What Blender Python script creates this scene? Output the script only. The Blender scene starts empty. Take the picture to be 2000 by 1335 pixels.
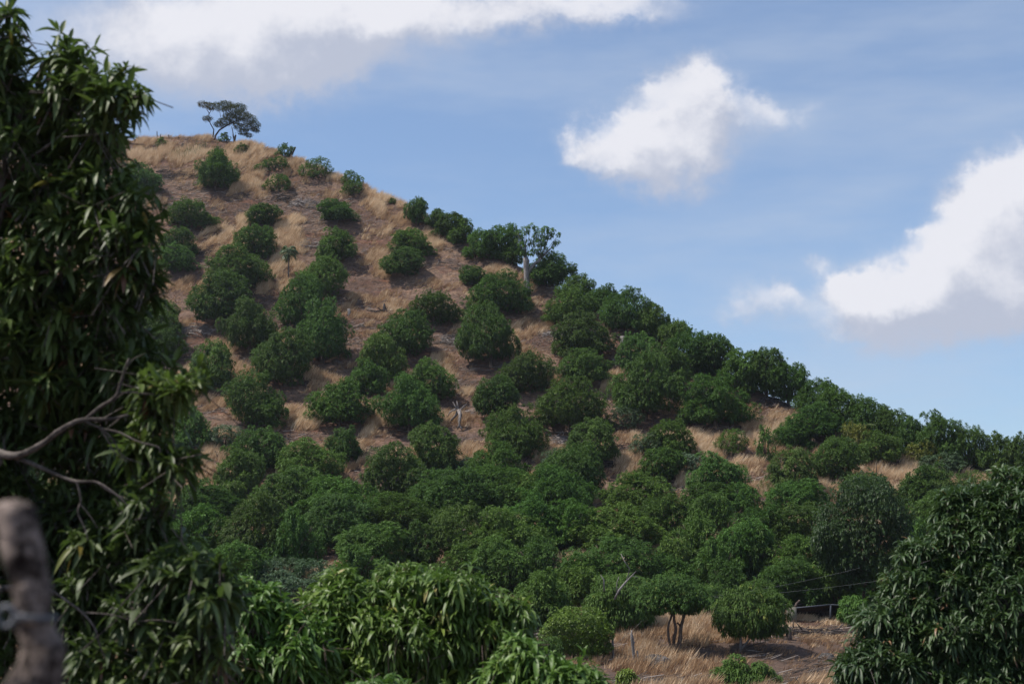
import bpy, math, random
import numpy as np
from mathutils import Vector
R = math.radians
S = bpy.context.scene
C = S.collection
rnd = random.Random(5)
rs = np.random.RandomState(7)

# ------------------------------------------------------------------ camera
LENS = 50.0
FPX = 2000 * LENS / 36.0
PITCH = math.atan((1150 - 667.5) / FPX)
cam_d = bpy.data.cameras.new('camera'); cam = bpy.data.objects.new('camera', cam_d); C.objects.link(cam)
cam.location = (0, 0, 0); cam.rotation_euler = (R(90) + PITCH, 0, 0)
cam_d.lens = LENS; cam_d.sensor_width = 36; cam_d.clip_start = 0.1; cam_d.clip_end = 12000
cam_d.dof.use_dof = True; cam_d.dof.focus_distance = 130; cam_d.dof.aperture_fstop = 2.6
S.camera = cam
S.view_settings.view_transform = 'Standard'; S.view_settings.look = 'None'
S.view_settings.gamma = 1; S.view_settings.exposure = 0.25
S.cycles.max_bounces = 6; S.cycles.diffuse_bounces = 3; S.cycles.glossy_bounces = 2
S.cycles.transmission_bounces = 4; S.cycles.transparent_max_bounces = 4

# ------------------------------------------------------------------ sun + sky
SUN_EL, SUN_AZ = R(60), R(-98)        # azimuth measured from +Y towards +X: from the left, a little behind the camera
sd = bpy.data.lights.new('sun', 'SUN'); sun = bpy.data.objects.new('sun', sd); C.objects.link(sun)
sd.energy = 4.3; sd.angle = R(0.6); sd.color = (1.0, 0.94, 0.85)
sv = Vector((math.cos(SUN_EL) * math.sin(SUN_AZ), math.cos(SUN_EL) * math.cos(SUN_AZ), math.sin(SUN_EL)))
sun.rotation_euler = sv.to_track_quat('Z', 'Y').to_euler()

def px2tT(u, v):
    a = (u - 1000) / FPX; b = (667.5 - v) / FPX
    y = math.cos(PITCH) - b * math.sin(PITCH); z = math.sin(PITCH) + b * math.cos(PITCH)
    return a / y, z / y

W = bpy.data.worlds.new('World'); S.world = W; W.use_nodes = True
nt = W.node_tree; nt.nodes.clear()

class NG:
    """tiny helper to write node trees"""
    def __init__(s, tree): s.t = tree
    def n(s, kind, **kw):
        nd = s.t.nodes.new(kind)
        for k, v in kw.items(): setattr(nd, k, v)
        return nd
    def link(s, a, b): s.t.links.new(a, b)
    def val(s, inp, v):
        if hasattr(v, 'is_output'): s.link(v, inp)
        elif v is not None: inp.default_value = v
    def m(s, op, a, b=None, c=None, clamp=False):
        nd = s.n('ShaderNodeMath', operation=op, use_clamp=clamp)
        s.val(nd.inputs[0], a); s.val(nd.inputs[1], b)
        if c is not None: s.val(nd.inputs[2], c)
        return nd.outputs[0]
    def vm(s, op, a, b=None, out=0):
        nd = s.n('ShaderNodeVectorMath', operation=op)
        s.val(nd.inputs[0], a)
        if b is not None: s.val(nd.inputs[1], b)
        return nd.outputs[out]
    def maprange(s, x, a, b, c=0.0, d=1.0, kind='SMOOTHSTEP'):
        nd = s.n('ShaderNodeMapRange', interpolation_type=kind)
        for i, v in enumerate((x, a, b, c, d)): s.val(nd.inputs[i], v)
        return nd.outputs[0]
    def noise(s, vec, scale, detail=4, rough=0.55, out='Fac', lac=2.0):
        nd = s.n('ShaderNodeTexNoise')
        s.link(vec, nd.inputs['Vector']); nd.inputs['Scale'].default_value = scale
        nd.inputs['Detail'].default_value = detail; nd.inputs['Roughness'].default_value = rough
        nd.inputs['Lacunarity'].default_value = lac
        return nd.outputs[out]
    def mix(s, f, a, b, blend='MIX'):
        nd = s.n('ShaderNodeMix', data_type='RGBA', blend_type=blend)
        s.val(nd.inputs[0], f); s.val(nd.inputs[6], a); s.val(nd.inputs[7], b)
        return nd.outputs[2]
    def ramp(s, f, stops, interp='LINEAR'):
        nd = s.n('ShaderNodeValToRGB'); cr = nd.color_ramp; cr.interpolation = interp
        while len(cr.elements) < len(stops): cr.elements.new(0.5)
        for e, (p, c) in zip(cr.elements, stops): e.position = p; e.color = (*c, 1)
        s.link(f, nd.inputs[0]); return nd.outputs[0]

# clouds stand in the sky in fixed directions (direction vector -> x/y, z/y)
CLOUDS = [  # u, v, rx, ry, weight
 (480,20,300,100,0.85),(430,110,190,80,0.7),(600,80,140,80,0.75),(250,25,170,60,0.6),(370,170,100,50,0.34),(670,25,120,60,0.9),(560,140,90,45,0.6),
 (850,5,220,52,0.85),(1090,0,170,38,0.75),(1220,-5,90,24,0.5),(300,100,110,50,0.45),(690,120,40,30,0.45),
 (1378,130,44,38,0.95),(1340,165,60,38,0.95),(1260,165,30,18,0.5),(1265,222,72,44,0.9),(1180,262,70,36,0.9),(1120,290,40,26,0.8),(1300,275,90,56,0.95),(1285,350,55,44,0.85),(1230,320,60,36,0.6),(1370,270,60,50,0.6),
 (1395,215,36,42,0.7),(1540,205,48,32,0.7),(1465,235,60,40,0.45),(1430,180,40,40,0.5),(1380,310,50,40,0.40),(1170,325,50,22,0.6),(1500,190,26,16,0.3),
 (1985,335,66,48,1.05),(1950,390,72,60,1.1),(1905,450,80,60,1.1),(1950,520,110,70,1.1),(1830,530,80,50,1.05),(1760,575,90,46,1.0),(1670,600,85,46,0.95),(1700,545,50,30,0.6),(1980,600,120,60,0.9),(1850,600,120,46,0.8),
 (1590,512,30,18,0.7),(1815,430,22,18,0.5),(1800,655,180,30,0.36),(2060,480,110,110,1.0),(1640,560,36,22,0.6),
 (1480,590,62,38,0.8),(1525,572,26,20,0.45),(1430,615,34,20,0.32),(1650,655,50,20,0.3)]
grp = bpy.data.node_groups.new('cloud_mask', 'ShaderNodeTree')
grp.interface.new_socket('P', in_out='INPUT', socket_type='NodeSocketVector')
grp.interface.new_socket('Mask', in_out='OUTPUT', socket_type='NodeSocketFloat')
g = NG(grp); gi = g.n('NodeGroupInput'); go = g.n('NodeGroupOutput')
P = gi.outputs[0]
nz = g.noise(P, 7.0, 5, 0.6, 'Color')
dist = g.vm('MULTIPLY', g.vm('SUBTRACT', nz, (0.5, 0.5, 0.5)), (0.085, 0.065, 0.0))
nz2 = g.noise(P, 30.0, 5, 0.65, 'Color')
dist2 = g.vm('MULTIPLY', g.vm('SUBTRACT', nz2, (0.5, 0.5, 0.5)), (0.046, 0.042, 0.0))
Pd = g.vm('ADD', g.vm('ADD', P, dist), dist2)
acc = None
for (u, v, rx, ry, w) in CLOUDS:
    t, T = px2tT(u, v)
    d = g.vm('MULTIPLY', g.vm('SUBTRACT', Pd, (t, T, 0)), (FPX / rx / 1.13, FPX / ry / 1.13, 0))
    q = g.vm('DOT_PRODUCT', d, d, out=1)
    # soft lobe  w / (1+q^2) style falloff, kept compact
    lob = g.m('MULTIPLY', g.m('POWER', 2.71828, g.m('MULTIPLY', q, -0.85)), w)
    acc = lob if acc is None else g.m('ADD', acc, lob)
g.link(acc, go.inputs[0])

w = NG(nt)
tc = w.n('ShaderNodeTexCoord'); D = tc.outputs['Generated']
sep = w.n('ShaderNodeSeparateXYZ'); w.link(D, sep.inputs[0])
ysafe = w.m('MAXIMUM', sep.outputs[1], 0.05)
comb = w.n('ShaderNodeCombineXYZ')
w.link(w.m('DIVIDE', sep.outputs[0], ysafe), comb.inputs[0]); w.link(w.m('DIVIDE', sep.outputs[2], ysafe), comb.inputs[1])
front = w.maprange(sep.outputs[1], 0.05, 0.3)
def gm(vec):
    n_ = nt.nodes.new('ShaderNodeGroup'); n_.node_tree = grp; w.link(vec, n_.inputs[0]); return n_.outputs[0]
m0 = gm(comb.outputs[0])
m1 = gm(w.vm('ADD', comb.outputs[0], (-0.010, 0.028, 0.0)))
fine = w.noise(comb.outputs[0], 22.0, 6, 0.62)
dens = w.maprange(w.m('ADD', m0, w.m('MULTIPLY', w.m('SUBTRACT', fine, 0.5), 0.70)), 0.03, 1.38)
dens = w.m('MULTIPLY', dens, front)
# thin high veil, streaked
stretch = w.vm('MULTIPLY', D, (1.2, 1.0, 5.5))
veil = w.maprange(w.noise(stretch, 2.2, 5, 0.6), 0.34, 0.76, 0.16, 0.62)
# clouds behind the viewer, from plain noise, so the sky is believable all round
back = w.m('MULTIPLY', w.maprange(w.noise(w.vm('MULTIPLY', D, (1, 1, 2.2)), 2.4, 7, 0.6), 0.50, 0.62), w.m('SUBTRACT', 1.0, front))
sky = w.n('ShaderNodeTexSky', sky_type='NISHITA'); sky.sun_disc = False
sky.sun_elevation = SUN_EL; sky.sun_rotation = SUN_AZ
sky.air_density = 1.0; sky.dust_density = 1.0; sky.ozone_density = 1.6; sky.altitude = 300
lit = w.m('ADD', 0.30, w.m('MULTIPLY', w.m('SUBTRACT', m0, m1), 0.55))
lit = w.m('ADD', lit, w.m('MULTIPLY', w.m('SUBTRACT', w.noise(comb.outputs[0], 13.0, 7, 0.62), 0.5), 2.4))
lit = w.m('ADD', lit, w.m('MULTIPLY', w.m('SUBTRACT', dens, 0.5), 0.12), clamp=True)
ccol = w.mix(w.maprange(lit, 0.0, 1.0), (4.0, 4.3, 5.2, 1), (6.7, 6.7, 7.1, 1))
SKYB = 0.108
skyc = w.mix(1.0, sky.outputs[0], (0.93, 1.07, 1.20, 1), 'MULTIPLY')
c1 = w.mix(veil, skyc, (4.3, 4.9, 5.9, 1))
c2 = w.mix(w.m('MAXIMUM', w.m('MULTIPLY', dens, 0.95), w.m('MULTIPLY', back, 0.85)), c1, ccol)
bg = w.n('ShaderNodeBackground'); w.link(c2, bg.inputs[0]); bg.inputs[1].default_value = SKYB
wo = w.n('ShaderNodeOutputWorld'); w.link(bg.outputs[0], wo.inputs[0])
W.cycles.sampling_method = 'MANUAL'; W.cycles.sample_map_resolution = 512

# ------------------------------------------------------------------ numpy noise
PERM = np.random.RandomState(3).rand(256, 256)
def vnoise(x, y):
    xi = np.floor(x).astype(int); yi = np.floor(y).astype(int); fx = x - xi; fy = y - yi
    fx = fx * fx * (3 - 2 * fx); fy = fy * fy * (3 - 2 * fy)
    g_ = lambda a, b: PERM[a % 256, b % 256]
    return (g_(xi, yi) * (1 - fx) + g_(xi + 1, yi) * fx) * (1 - fy) + (g_(xi, yi + 1) * (1 - fx) + g_(xi + 1, yi + 1) * fx) * fy
def fbm(x, y, o=4):
    s_ = 0; a = 1; t_ = 0
    for k in range(o):
        s_ = s_ + a * vnoise(x * 2 ** k + 17.3 * k, y * 2 ** k + 9.1 * k); t_ += a; a *= 0.5
    return s_ / t_

# ------------------------------------------------------------------ terrain function
Dv = np.array([-300, 0, 270, 400, 600, 800, 950, 1040, 1120, 1195, 1212, 1290, 1335, 1450])
Dd = np.array([262, 232, 192, 176, 156, 136, 119, 107, 97, 90, 86, 74, 66, 46.])
YK = [-6000, -40, 0, 3, 8, 15, 25, 35]; ZK = [-1.4, -1.5, -1.65, -1.85, -4.2, -6.6, -7.4, -7.0]
for v_, d_ in sorted(zip(Dv, Dd), key=lambda q: q[1]):
    YK.append(d_); ZK.append(d_ * px2tT(1000, v_)[1])
YK = np.array(YK); ZK = np.array(ZK)
SIL = [(-900,520),(-300,340),(0,296),(240,276),(330,267),(400,268),(470,280),(520,293),(570,312),(640,345),(700,368),(780,402),(830,432),(900,464),
       (960,500),(1040,540),(1120,578),(1180,606),(1250,646),(1330,694),(1450,750),(1550,795),(1650,838),(1750,872),(1850,896),(2000,925),(2400,1000),(3200,1060)]
RT = []; RD = []
for (u, v) in SIL:
    t, T = px2tT(u, v); RT.append(t); RD.append(float(np.interp(v, Dv, Dd)))
RT = np.array(RT); RD = np.array(RD)
def gz(x, y, fine_=True):
    x = np.asarray(x, float); y = np.asarray(y, float)
    t = x / np.maximum(y, 20.0)
    yr = np.interp(t, RT, RD)
    a = np.interp(y, YK, ZK)
    b = np.interp(yr, YK, ZK) - 0.42 * (y - yr)
    k = 0.5
    z = np.where(y > 55, -k * np.logaddexp(-a / k, -b / k) + k * 0.69 * np.exp(-((y - yr) / 3) ** 2), a)
    z = np.maximum(z, -14)
    amp = np.clip((y - 45) / 30, 0, 1) * np.clip((yr + 8 - y) / 16, 0.15, 1)
    z = z + amp * 2.0 * (fbm(x / 23 + 40, y / 19 + 7, 3) - 0.5)
    if fine_:
        z = z + amp * 0.75 * (fbm(x / 5.0 + 3, y / 2.6 + 5, 3) - 0.5) + 0.12 * (fbm(x / 1.1, y / 1.1 + 50, 2) - 0.5)
    return z
YS = np.arange(46, 262, 0.2)
def hit(u, v):
    t, T = px2tT(u, v)
    d = gz(t * YS, YS) - T * YS
    k = np.argmax(d > 0) if (d > 0).any() else None
    if k is None: k = int(np.argmax(d))
    y = YS[k]; return Vector((t * y, y, float(gz(t * y, y))))
def at(u, v, y):
    t, T = px2tT(u, v); return Vector((t * y, y, T * y))
def mpp(y): return y / FPX * 1.01         # metres per photo pixel at depth y

# ------------------------------------------------------------------ mesh helpers
def fast_mesh(name, V, F, tint=None, smooth=False):
    """V (n,3); F list of int arrays (m,3) or (m,4); tint per vertex"""
    me = bpy.data.meshes.new(name)
    V = np.asarray(V, np.float32)
    F = [np.asarray(f, np.int32) for f in F if len(f)]
    loops = np.concatenate([f.ravel() for f in F])
    tot = np.concatenate([np.full(len(f), f.shape[1], np.int32) for f in F])
    st = np.concatenate([[0], np.cumsum(tot)[:-1]]).astype(np.int32)
    me.vertices.add(len(V)); me.vertices.foreach_set('co', V.ravel())
    me.loops.add(len(loops)); me.loops.foreach_set('vertex_index', loops)
    me.polygons.add(len(tot)); me.polygons.foreach_set('loop_start', st); me.polygons.foreach_set('loop_total', tot)
    if smooth: me.polygons.foreach_set('use_smooth', np.ones(len(tot), bool))
    if tint is not None:
        at_ = me.attributes.new('tint', 'FLOAT', 'POINT'); at_.data.foreach_set('value', np.asarray(tint, np.float32))
    me.update(calc_edges=True)
    return me
class MB:
    def __init__(s): s.v = []; s.f3 = []; s.f4 = []; s.t = []; s.n = 0
    def add(s, V, F3=None, F4=None, tint=0.5):
        V = np.asarray(V, float)
        if F3 is not None and len(F3): s.f3.append(np.asarray(F3) + s.n)
        if F4 is not None and len(F4): s.f4.append(np.asarray(F4) + s.n)
        s.v.append(V); s.t.append(np.full(len(V), tint) if np.isscalar(tint) else np.asarray(tint)); s.n += len(V)
    def tube(s, pts, rad, seg=7, cap=True, tint=0.5, bump=0.0):
        pts = [Vector(p) for p in pts]; n = len(pts); V = []
        up = Vector((0.13, 0.21, 1)).normalized()
        for i, p in enumerate(pts):
            d = (pts[min(i + 1, n - 1)] - pts[max(i - 1, 0)]).normalized()
            a = d.cross(up)
            if a.length < 0.05: a = d.cross(Vector((1, 0, 0)))
            a.normalize(); b = d.cross(a)
            for k in range(seg):
                an = 2 * math.pi * k / seg
                r = rad[i] * (1 + bump * (rnd.random() - 0.5))
                V.append(p + a * math.cos(an) * r + b * math.sin(an) * r)
        F = [(i * seg + k, i * seg + (k + 1) % seg, (i + 1) * seg + (k + 1) % seg, (i + 1) * seg + k) for i in range(n - 1) for k in range(seg)]
        F3 = []
        if cap:
            V.append(pts[-1]); c = len(V) - 1
            F3 += [((n - 1) * seg + k, (n - 1) * seg + (k + 1) % seg, c) for k in range(seg)]
            V.append(pts[0]); c = len(V) - 1
            F3 += [((k + 1) % seg, k, c) for k in range(seg)]
        s.add([tuple(q) for q in V], F3, F, tint)
    def box(s, c, sz, rot=0.0, tint=0.5):
        c = Vector(c); hx, hy, hz = sz[0] / 2, sz[1] / 2, sz[2] / 2
        ca, sa = math.cos(rot), math.sin(rot); V = []
        for z in (-hz, hz):
            for (x, y) in ((-hx, -hy), (hx, -hy), (hx, hy), (-hx, hy)):
                V.append((c.x + x * ca - y * sa, c.y + x * sa + y * ca, c.z + z))
        s.add(V, None, [(0, 3, 2, 1), (4, 5, 6, 7), (0, 1, 5, 4), (1, 2, 6, 5), (2, 3, 7, 6), (3, 0, 4, 7)], tint)
    def mesh(s, name, smooth=True):
        F = []
        if s.f3: F.append(np.concatenate(s.f3))
        if s.f4: F.append(np.concatenate(s.f4))
        return fast_mesh(name, np.concatenate(s.v), F, np.concatenate(s.t), smooth)
    def build(s, name, mat, parent=None, smooth=True): return link(name, s.mesh(name, smooth), mat, parent)
def link(name, me, mat=None, parent=None):
    o = bpy.data.objects.new(name, me)
    if mat is not None and not me.materials: me.materials.append(mat)
    C.objects.link(o)
    if parent is not None: o.parent = parent
    return o
def tag(o, label=None, cat=None, group=None, kind=None):
    if label: o['label'] = label
    if cat: o['category'] = cat
    if group: o['group'] = group
    if kind: o['kind'] = kind
    return o
def empty(name, loc, rz=0.0, sc=(1, 1, 1)):
    o = bpy.data.objects.new(name, None); C.objects.link(o)
    o.location = loc; o.rotation_euler = (0, 0, rz); o.scale = sc; o.empty_display_size = 0.3
    return o
def nrm(a): return a / np.maximum(np.linalg.norm(a, axis=-1, keepdims=True), 1e-9)

# leaves: base points B, directions A (outward along leaf), lengths L, widths Wd, droop g -> mesh arrays
def leaves(mb, B, A, L, Wd, droop, tint, hi=False, rg=rs):
    n = len(B); A = nrm(A)
    up = np.array([0, 0, 1.0]); side = nrm(np.cross(A, up) + 1e-4 * rg.randn(n, 3))
    roll = rg.uniform(-0.7, 0.7, (n, 1)); nor = np.cross(side, A)
    side = side * np.cos(roll) + nor * np.sin(roll); nor = np.cross(side, A)
    L = np.asarray(L).reshape(-1, 1); Wd = np.asarray(Wd).reshape(-1, 1); droop = np.asarray(droop).reshape(-1, 1)
    if hi:
        ss = [0.0, 0.16, 0.38, 0.62, 0.84, 1.0]; ww = [0.10, 0.62, 1.0, 0.92, 0.52, 0.0]
        rows = []
        wav = rg.uniform(-0.12, 0.12, (n, 1))
        for s_, w_ in zip(ss, ww):
            c = B + A * (L * s_ * (1 - 0.22 * droop * s_)) - up * (L * droop * s_ * s_ * 0.75) + side * L * wav * s_ * s_
            if w_ == 0.0: rows.append((c,)); continue
            h = Wd * 0.5 * w_
            rows.append((c - side * h + nor * h * 0.42, c, c + side * h + nor * h * 0.42))
        V = np.concatenate([q[:, None, :] for r in rows for q in r], axis=1)   # n,16,3
        F4 = []
        for i in range(4):
            a = i * 3; F4 += [(a, a + 1, a + 4, a + 3), (a + 1, a + 2, a + 5, a + 4)]
        F3 = [(12, 13, 15), (13, 14, 15)]
        m = 16
    else:
        c1 = B + A * (L * 0.48) - up * (L * droop * 0.16)
        c2 = B + A * (L * (1 - 0.18 * droop)) - up * (L * droop * 0.72)
        h = Wd * 0.5
        V = np.concatenate([q[:, None, :] for q in (B, c1 - side * h + nor * h * 0.35, c1 + side * h + nor * h * 0.35, c2, c1)], axis=1)
        F4 = []; F3 = [(0, 4, 1), (0, 2, 4), (1, 4, 3), (4, 2, 3)]; m = 5
    off = (np.arange(n) * m)[:, None, None]
    F3a = (np.array(F3)[None] + off).reshape(-1, 3)
    F4a = (np.array(F4)[None] + off).reshape(-1, 4) if F4 else None
    mb.add(V.reshape(-1, 3), F3a, F4a, np.repeat(tint, m))

def core_points(blobs, n, rg, lo=.25, hi_=.85):
    c = np.array([b[:3] for b in blobs], float); r = np.array([b[3:6] for b in blobs], float)
    prob = (r[:, 0] * r[:, 1] * r[:, 2]) ** .8; i = rg.choice(len(c), n, p=prob / prob.sum())
    d = nrm(rg.randn(n, 3)); return c[i] + d * r[i] * rg.uniform(lo, hi_, n)[:, None], d
def sub_blobs(blobs, rg, size=.36, dens=1.0, tilt=.5):
    """small leafy lobes set over the outer surface of big ones"""
    out = []
    c = np.array([b[:3] for b in blobs], float); r = np.array([b[3:6] for b in blobs], float)
    for b in blobs:
        rm = (b[3] * b[4] * b[5]) ** (1 / 3.); m_ = max(3, int(dens * 9))
        for j in range(m_):
            d = nrm(rg.randn(3)); d[1] = -abs(d[1]) if rg.rand() < .7 else d[1]
            p = np.array(b[:3]) + d * np.array(b[3:6]) * rg.uniform(.72, .98); q = np.linalg.norm((p - c) / r, axis=1)
            if np.sort(q)[0] < .55: continue
            z = rm * size * rg.uniform(.6, 1.3); out.append((*p, z, z, z * rg.uniform(.6, .9)))
    return out
def rosettes(mb, Pn, N, k, L, wr, hi=False, rg=rs, spread=(0.9, 1.5), droop=(0.5, 1.3), tint0=None, size=None):
    """leaf whorls at points Pn with axes N"""
    n = len(Pn); N = nrm(N)
    ref = nrm(np.cross(N, nrm(rg.randn(n, 3)))); bit = np.cross(N, ref)
    B = []; A = []; LL = []; DD = []; TT = []
    base_t = rg.rand(n) if tint0 is None else tint0
    L0 = L; sz = np.ones(n) if size is None else size
    for j in range(k):
        an = (2.39996 * j + rg.rand(n) * 0.8)[:, None]
        th = rg.uniform(*spread, (n, 1)) * (0.55 + 0.45 * (j + 1) / k)
        rad = ref * np.cos(an) + bit * np.sin(an)
        a = N * np.cos(th) + rad * np.sin(th)
        B.append(Pn - N * (L * 0.36 * j / k)); A.append(a)
        LL.append(L * sz * rg.uniform(0.55, 1.15, n)); DD.append(rg.uniform(*droop, n)); TT.append(np.clip(base_t * 0.75 + 0.25 * rg.rand(n), 0, 1))
    B = np.concatenate(B); A = np.concatenate(A); LL = np.concatenate(LL); DD = np.concatenate(DD); TT = np.concatenate(TT)
    leaves(mb, B, A, LL, LL * wr * rg.uniform(0.85, 1.15, len(LL)), DD, TT, hi, rg)

def shell_points(blobs, n, rg, zmin=None, inner=0.25, rough=0.0, rsc=1.6):
    """points spread over the outside of a union of ellipsoids; returns points and outward normals"""
    c = np.array([b[:3] for b in blobs], float); r = np.array([b[3:6] for b in blobs], float)
    area = (r[:, 0] * r[:, 1] * r[:, 2]) ** (2 / 3.); prob = area / area.sum()
    out = []; nor = []; got = 0
    while got < n:
        m = n * 2; i = rg.choice(len(c), m, p=prob)
        d = nrm(rg.randn(m, 3)); f = np.where(rg.rand(m) < inner, rg.uniform(0.55, 0.95, m), rg.uniform(0.92, 1.1, m))[:, None]
        p = c[i] + d * r[i] * f
        if rough:
            nn = vnoise(p[:, 0] * rsc + 90 + p[:, 1] * rsc * .7, p[:, 2] * rsc + 60 + p[:, 1] * rsc * .6) - .5
            p = c[i] + d * r[i] * f * (1 + rough * 2 * nn[:, None])
        q = np.linalg.norm((p[:, None, :] - c[None]) / r[None], axis=2); q[np.arange(m), i] = 9
        keep = q.min(axis=1) > 0.80
        if zmin is not None: keep &= p[:, 2] > zmin + 0.05 * rg.rand(m)
        p = p[keep]; dn = nrm(d[keep] / r[i][keep])
        out.append(p); nor.append(dn); got += len(p)
    return np.concatenate(out)[:n], np.concatenate(nor)[:n]

# ------------------------------------------------------------------ materials
def newmat(name):
    m = bpy.data.materials.new(name); m.use_nodes = True; m.node_tree.nodes.clear(); q = NG(m.node_tree)
    out = q.n('ShaderNodeOutputMaterial'); return m, q, out
def princ(q, out, col, rough=0.8, spec=0.3, bump=None, bstr=0.5, bdist=0.05, metal=0.0):
    p = q.n('ShaderNodeBsdfPrincipled'); q.val(p.inputs['Base Color'], col); q.val(p.inputs['Roughness'], rough)
    p.inputs['Specular IOR Level'].default_value = spec; p.inputs['Metallic'].default_value = metal
    if bump is not None:
        b = q.n('ShaderNodeBump'); b.inputs['Strength'].default_value = bstr; b.inputs['Distance'].default_value = bdist
        q.link(bump, b.inputs['Height']); q.link(b.outputs[0], p.inputs['Normal'])
    if out is not None: q.link(p.outputs[0], out.inputs[0])
    return p
def leafmat(name, stops, rough=0.42, spec=0.45, trans=0.22, tcol=(0.10, 0.20, 0.03), rand=0.25):
    m, q, out = newmat(name)
    a = q.n('ShaderNodeAttribute', attribute_name='tint')
    col = q.ramp(a.outputs['Fac'], stops)
    oi = q.n('ShaderNodeObjectInfo')
    hs = q.n('ShaderNodeHueSaturation'); q.link(col, hs.inputs['Color'])
    q.link(q.m('ADD', 1 - rand / 2, q.m('MULTIPLY', oi.outputs['Random'], rand)), hs.inputs['Value'])
    q.link(q.m('ADD', 0.470, q.m('MULTIPLY', q.m('FRACT', q.m('MULTIPLY', oi.outputs['Random'], 7.3)), 0.034)), hs.inputs['Hue'])
    p = princ(q, None, hs.outputs[0], rough, spec)
    tr = q.n('ShaderNodeBsdfTranslucent'); tm = q.mix(0.5, hs.outputs[0], (*tcol, 1)); q.link(tm, tr.inputs[0])
    mx = q.n('ShaderNodeMixShader'); mx.inputs[0].default_value = trans
    q.link(p.outputs[0], mx.inputs[1]); q.link(tr.outputs[0], mx.inputs[2]); q.link(mx.outputs[0], out.inputs[0])
    return m
M = {}
M['hill_leaf'] = leafmat('mango_foliage', [(0, (0.032, 0.072, 0.013)), (0.6, (0.062, 0.136, 0.024)), (0.93, (0.105, 0.195, 0.035)), (1, (0.20, 0.25, 0.05))], rough=0.62, spec=0.22, trans=0.28, rand=0.62)
M['dark_leaf'] = leafmat('dark_foliage', [(0, (0.018, 0.042, 0.010)), (0.7, (0.030, 0.068, 0.015)), (1, (0.055, 0.10, 0.025))], rough=0.5, spec=0.3)
M['lime_leaf'] = leafmat('lime_foliage', [(0, (0.06, 0.115, 0.012)), (0.6, (0.11, 0.19, 0.018)), (1, (0.17, 0.26, 0.03))], rough=0.5)
M['yellow_leaf'] = leafmat('yellowing_foliage', [(0, (0.07, 0.11, 0.02)), (0.5, (0.16, 0.17, 0.025)), (1, (0.27, 0.24, 0.04))], rough=0.5)
M['grey_leaf'] = leafmat('grey_green_foliage', [(0, (0.05, 0.10, 0.05)), (0.6, (0.085, 0.14, 0.075)), (1, (0.17, 0.22, 0.13))], rough=0.55)
M['acacia_leaf'] = leafmat('feathery_foliage', [(0, (0.045, 0.045, 0.012)), (0.6, (0.080, 0.078, 0.020)), (1, (0.17, 0.085, 0.045))], rough=0.9, spec=0.0)
M['palm_leaf'] = leafmat('palm_foliage', [(0, (0.05, 0.10, 0.04)), (1, (0.14, 0.18, 0.06))], rough=0.45)
M['near_leaf'] = leafmat('glossy_mango_leaf', [(0, (0.034, 0.058, 0.017)), (0.5, (0.062, 0.100, 0.027)), (0.80, (0.105, 0.155, 0.038)), (0.94, (0.11, 0.17, 0.03)), (0.975, (0.22, 0.17, 0.03)), (1, (0.16, 0.08, 0.045))], rough=0.48, spec=0.42, trans=0.30, tcol=(0.10, 0.19, 0.03), rand=0.0)
M['fresh_leaf'] = leafmat('fresh_mango_leaf', [(0, (0.054, 0.112, 0.018)), (0.5, (0.092, 0.178, 0.030)), (0.84, (0.15, 0.25, 0.043)), (0.96, (0.20, 0.29, 0.06)), (1, (0.30, 0.28, 0.08))], rough=0.46, spec=0.42, trans=0.28, tcol=(0.12, 0.25, 0.04), rand=0.0)
M['olive_leaf'] = leafmat('olive_mango_leaf', [(0, (0.022, 0.050, 0.017)), (0.5, (0.038, 0.080, 0.026)), (0.9, (0.066, 0.12, 0.036)), (0.98, (0.13, 0.18, 0.05)), (1, (0.25, 0.16, 0.08))], rough=0.46, spec=0.42, trans=0.22, rand=0.0)
def barkmat(name, c1, c2, sc=6.0, rough=0.9):
    m, q, out = newmat(name); t = q.n('ShaderNodeTexCoord')
    v = q.vm('MULTIPLY', t.outputs['Object'], (1, 1, 0.35))
    n1 = q.noise(v, sc, 6, 0.65); n2 = q.noise(t.outputs['Object'], sc * 4, 4, 0.6)
    col = q.mix(q.maprange(q.m('ADD', n1, q.m('MULTIPLY', q.m('SUBTRACT', n2, 0.5), 0.5)), 0.36, 0.66), (*c1, 1), (*c2, 1))
    princ(q, out, col, rough, 0.2, n2, 0.6, 0.02); return m
M['bark'] = barkmat('brown_bark', (0.05, 0.035, 0.028), (0.14, 0.105, 0.085))
M['grey_bark'] = barkmat('grey_bark', (0.085, 0.075, 0.07), (0.20, 0.18, 0.165), 5)
M['limb_bark'] = barkmat('grey_brown_limb_bark', (0.045, 0.037, 0.032), (0.15, 0.125, 0.11), 9)
M['pale_bark'] = barkmat('pale_bark', (0.11, 0.10, 0.095), (0.29, 0.265, 0.255), 4)
M['dead_wood'] = barkmat('dead_wood', (0.10, 0.085, 0.08), (0.33, 0.29, 0.27), 4)
M['char_wood'] = barkmat('dark_dead_wood', (0.02, 0.017, 0.016), (0.10, 0.08, 0.075), 4)
M['post_wood'] = barkmat('weathered_post_wood', (0.012, 0.007, 0.005), (0.30, 0.235, 0.20), 17)
m, q, out = newmat('grey_boulder'); t = q.n('ShaderNodeTexCoord')
n1 = q.noise(t.outputs['Object'], 1.2, 6, 0.6); n2 = q.noise(t.outputs['Object'], 7, 5, 0.65)
princ(q, out, q.mix(q.maprange(q.m('ADD', n1, q.m('MULTIPLY', q.m('SUBTRACT', n2, 0.5), 0.9)), 0.35, 0.72), (0.03, 0.027, 0.026, 1), (0.19, 0.17, 0.16, 1)), 0.9, 0.2, n2, 0.8, 0.15); M['rock'] = m
m, q, out = newmat('galvanised_metal'); t = q.n('ShaderNodeTexCoord')
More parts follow.
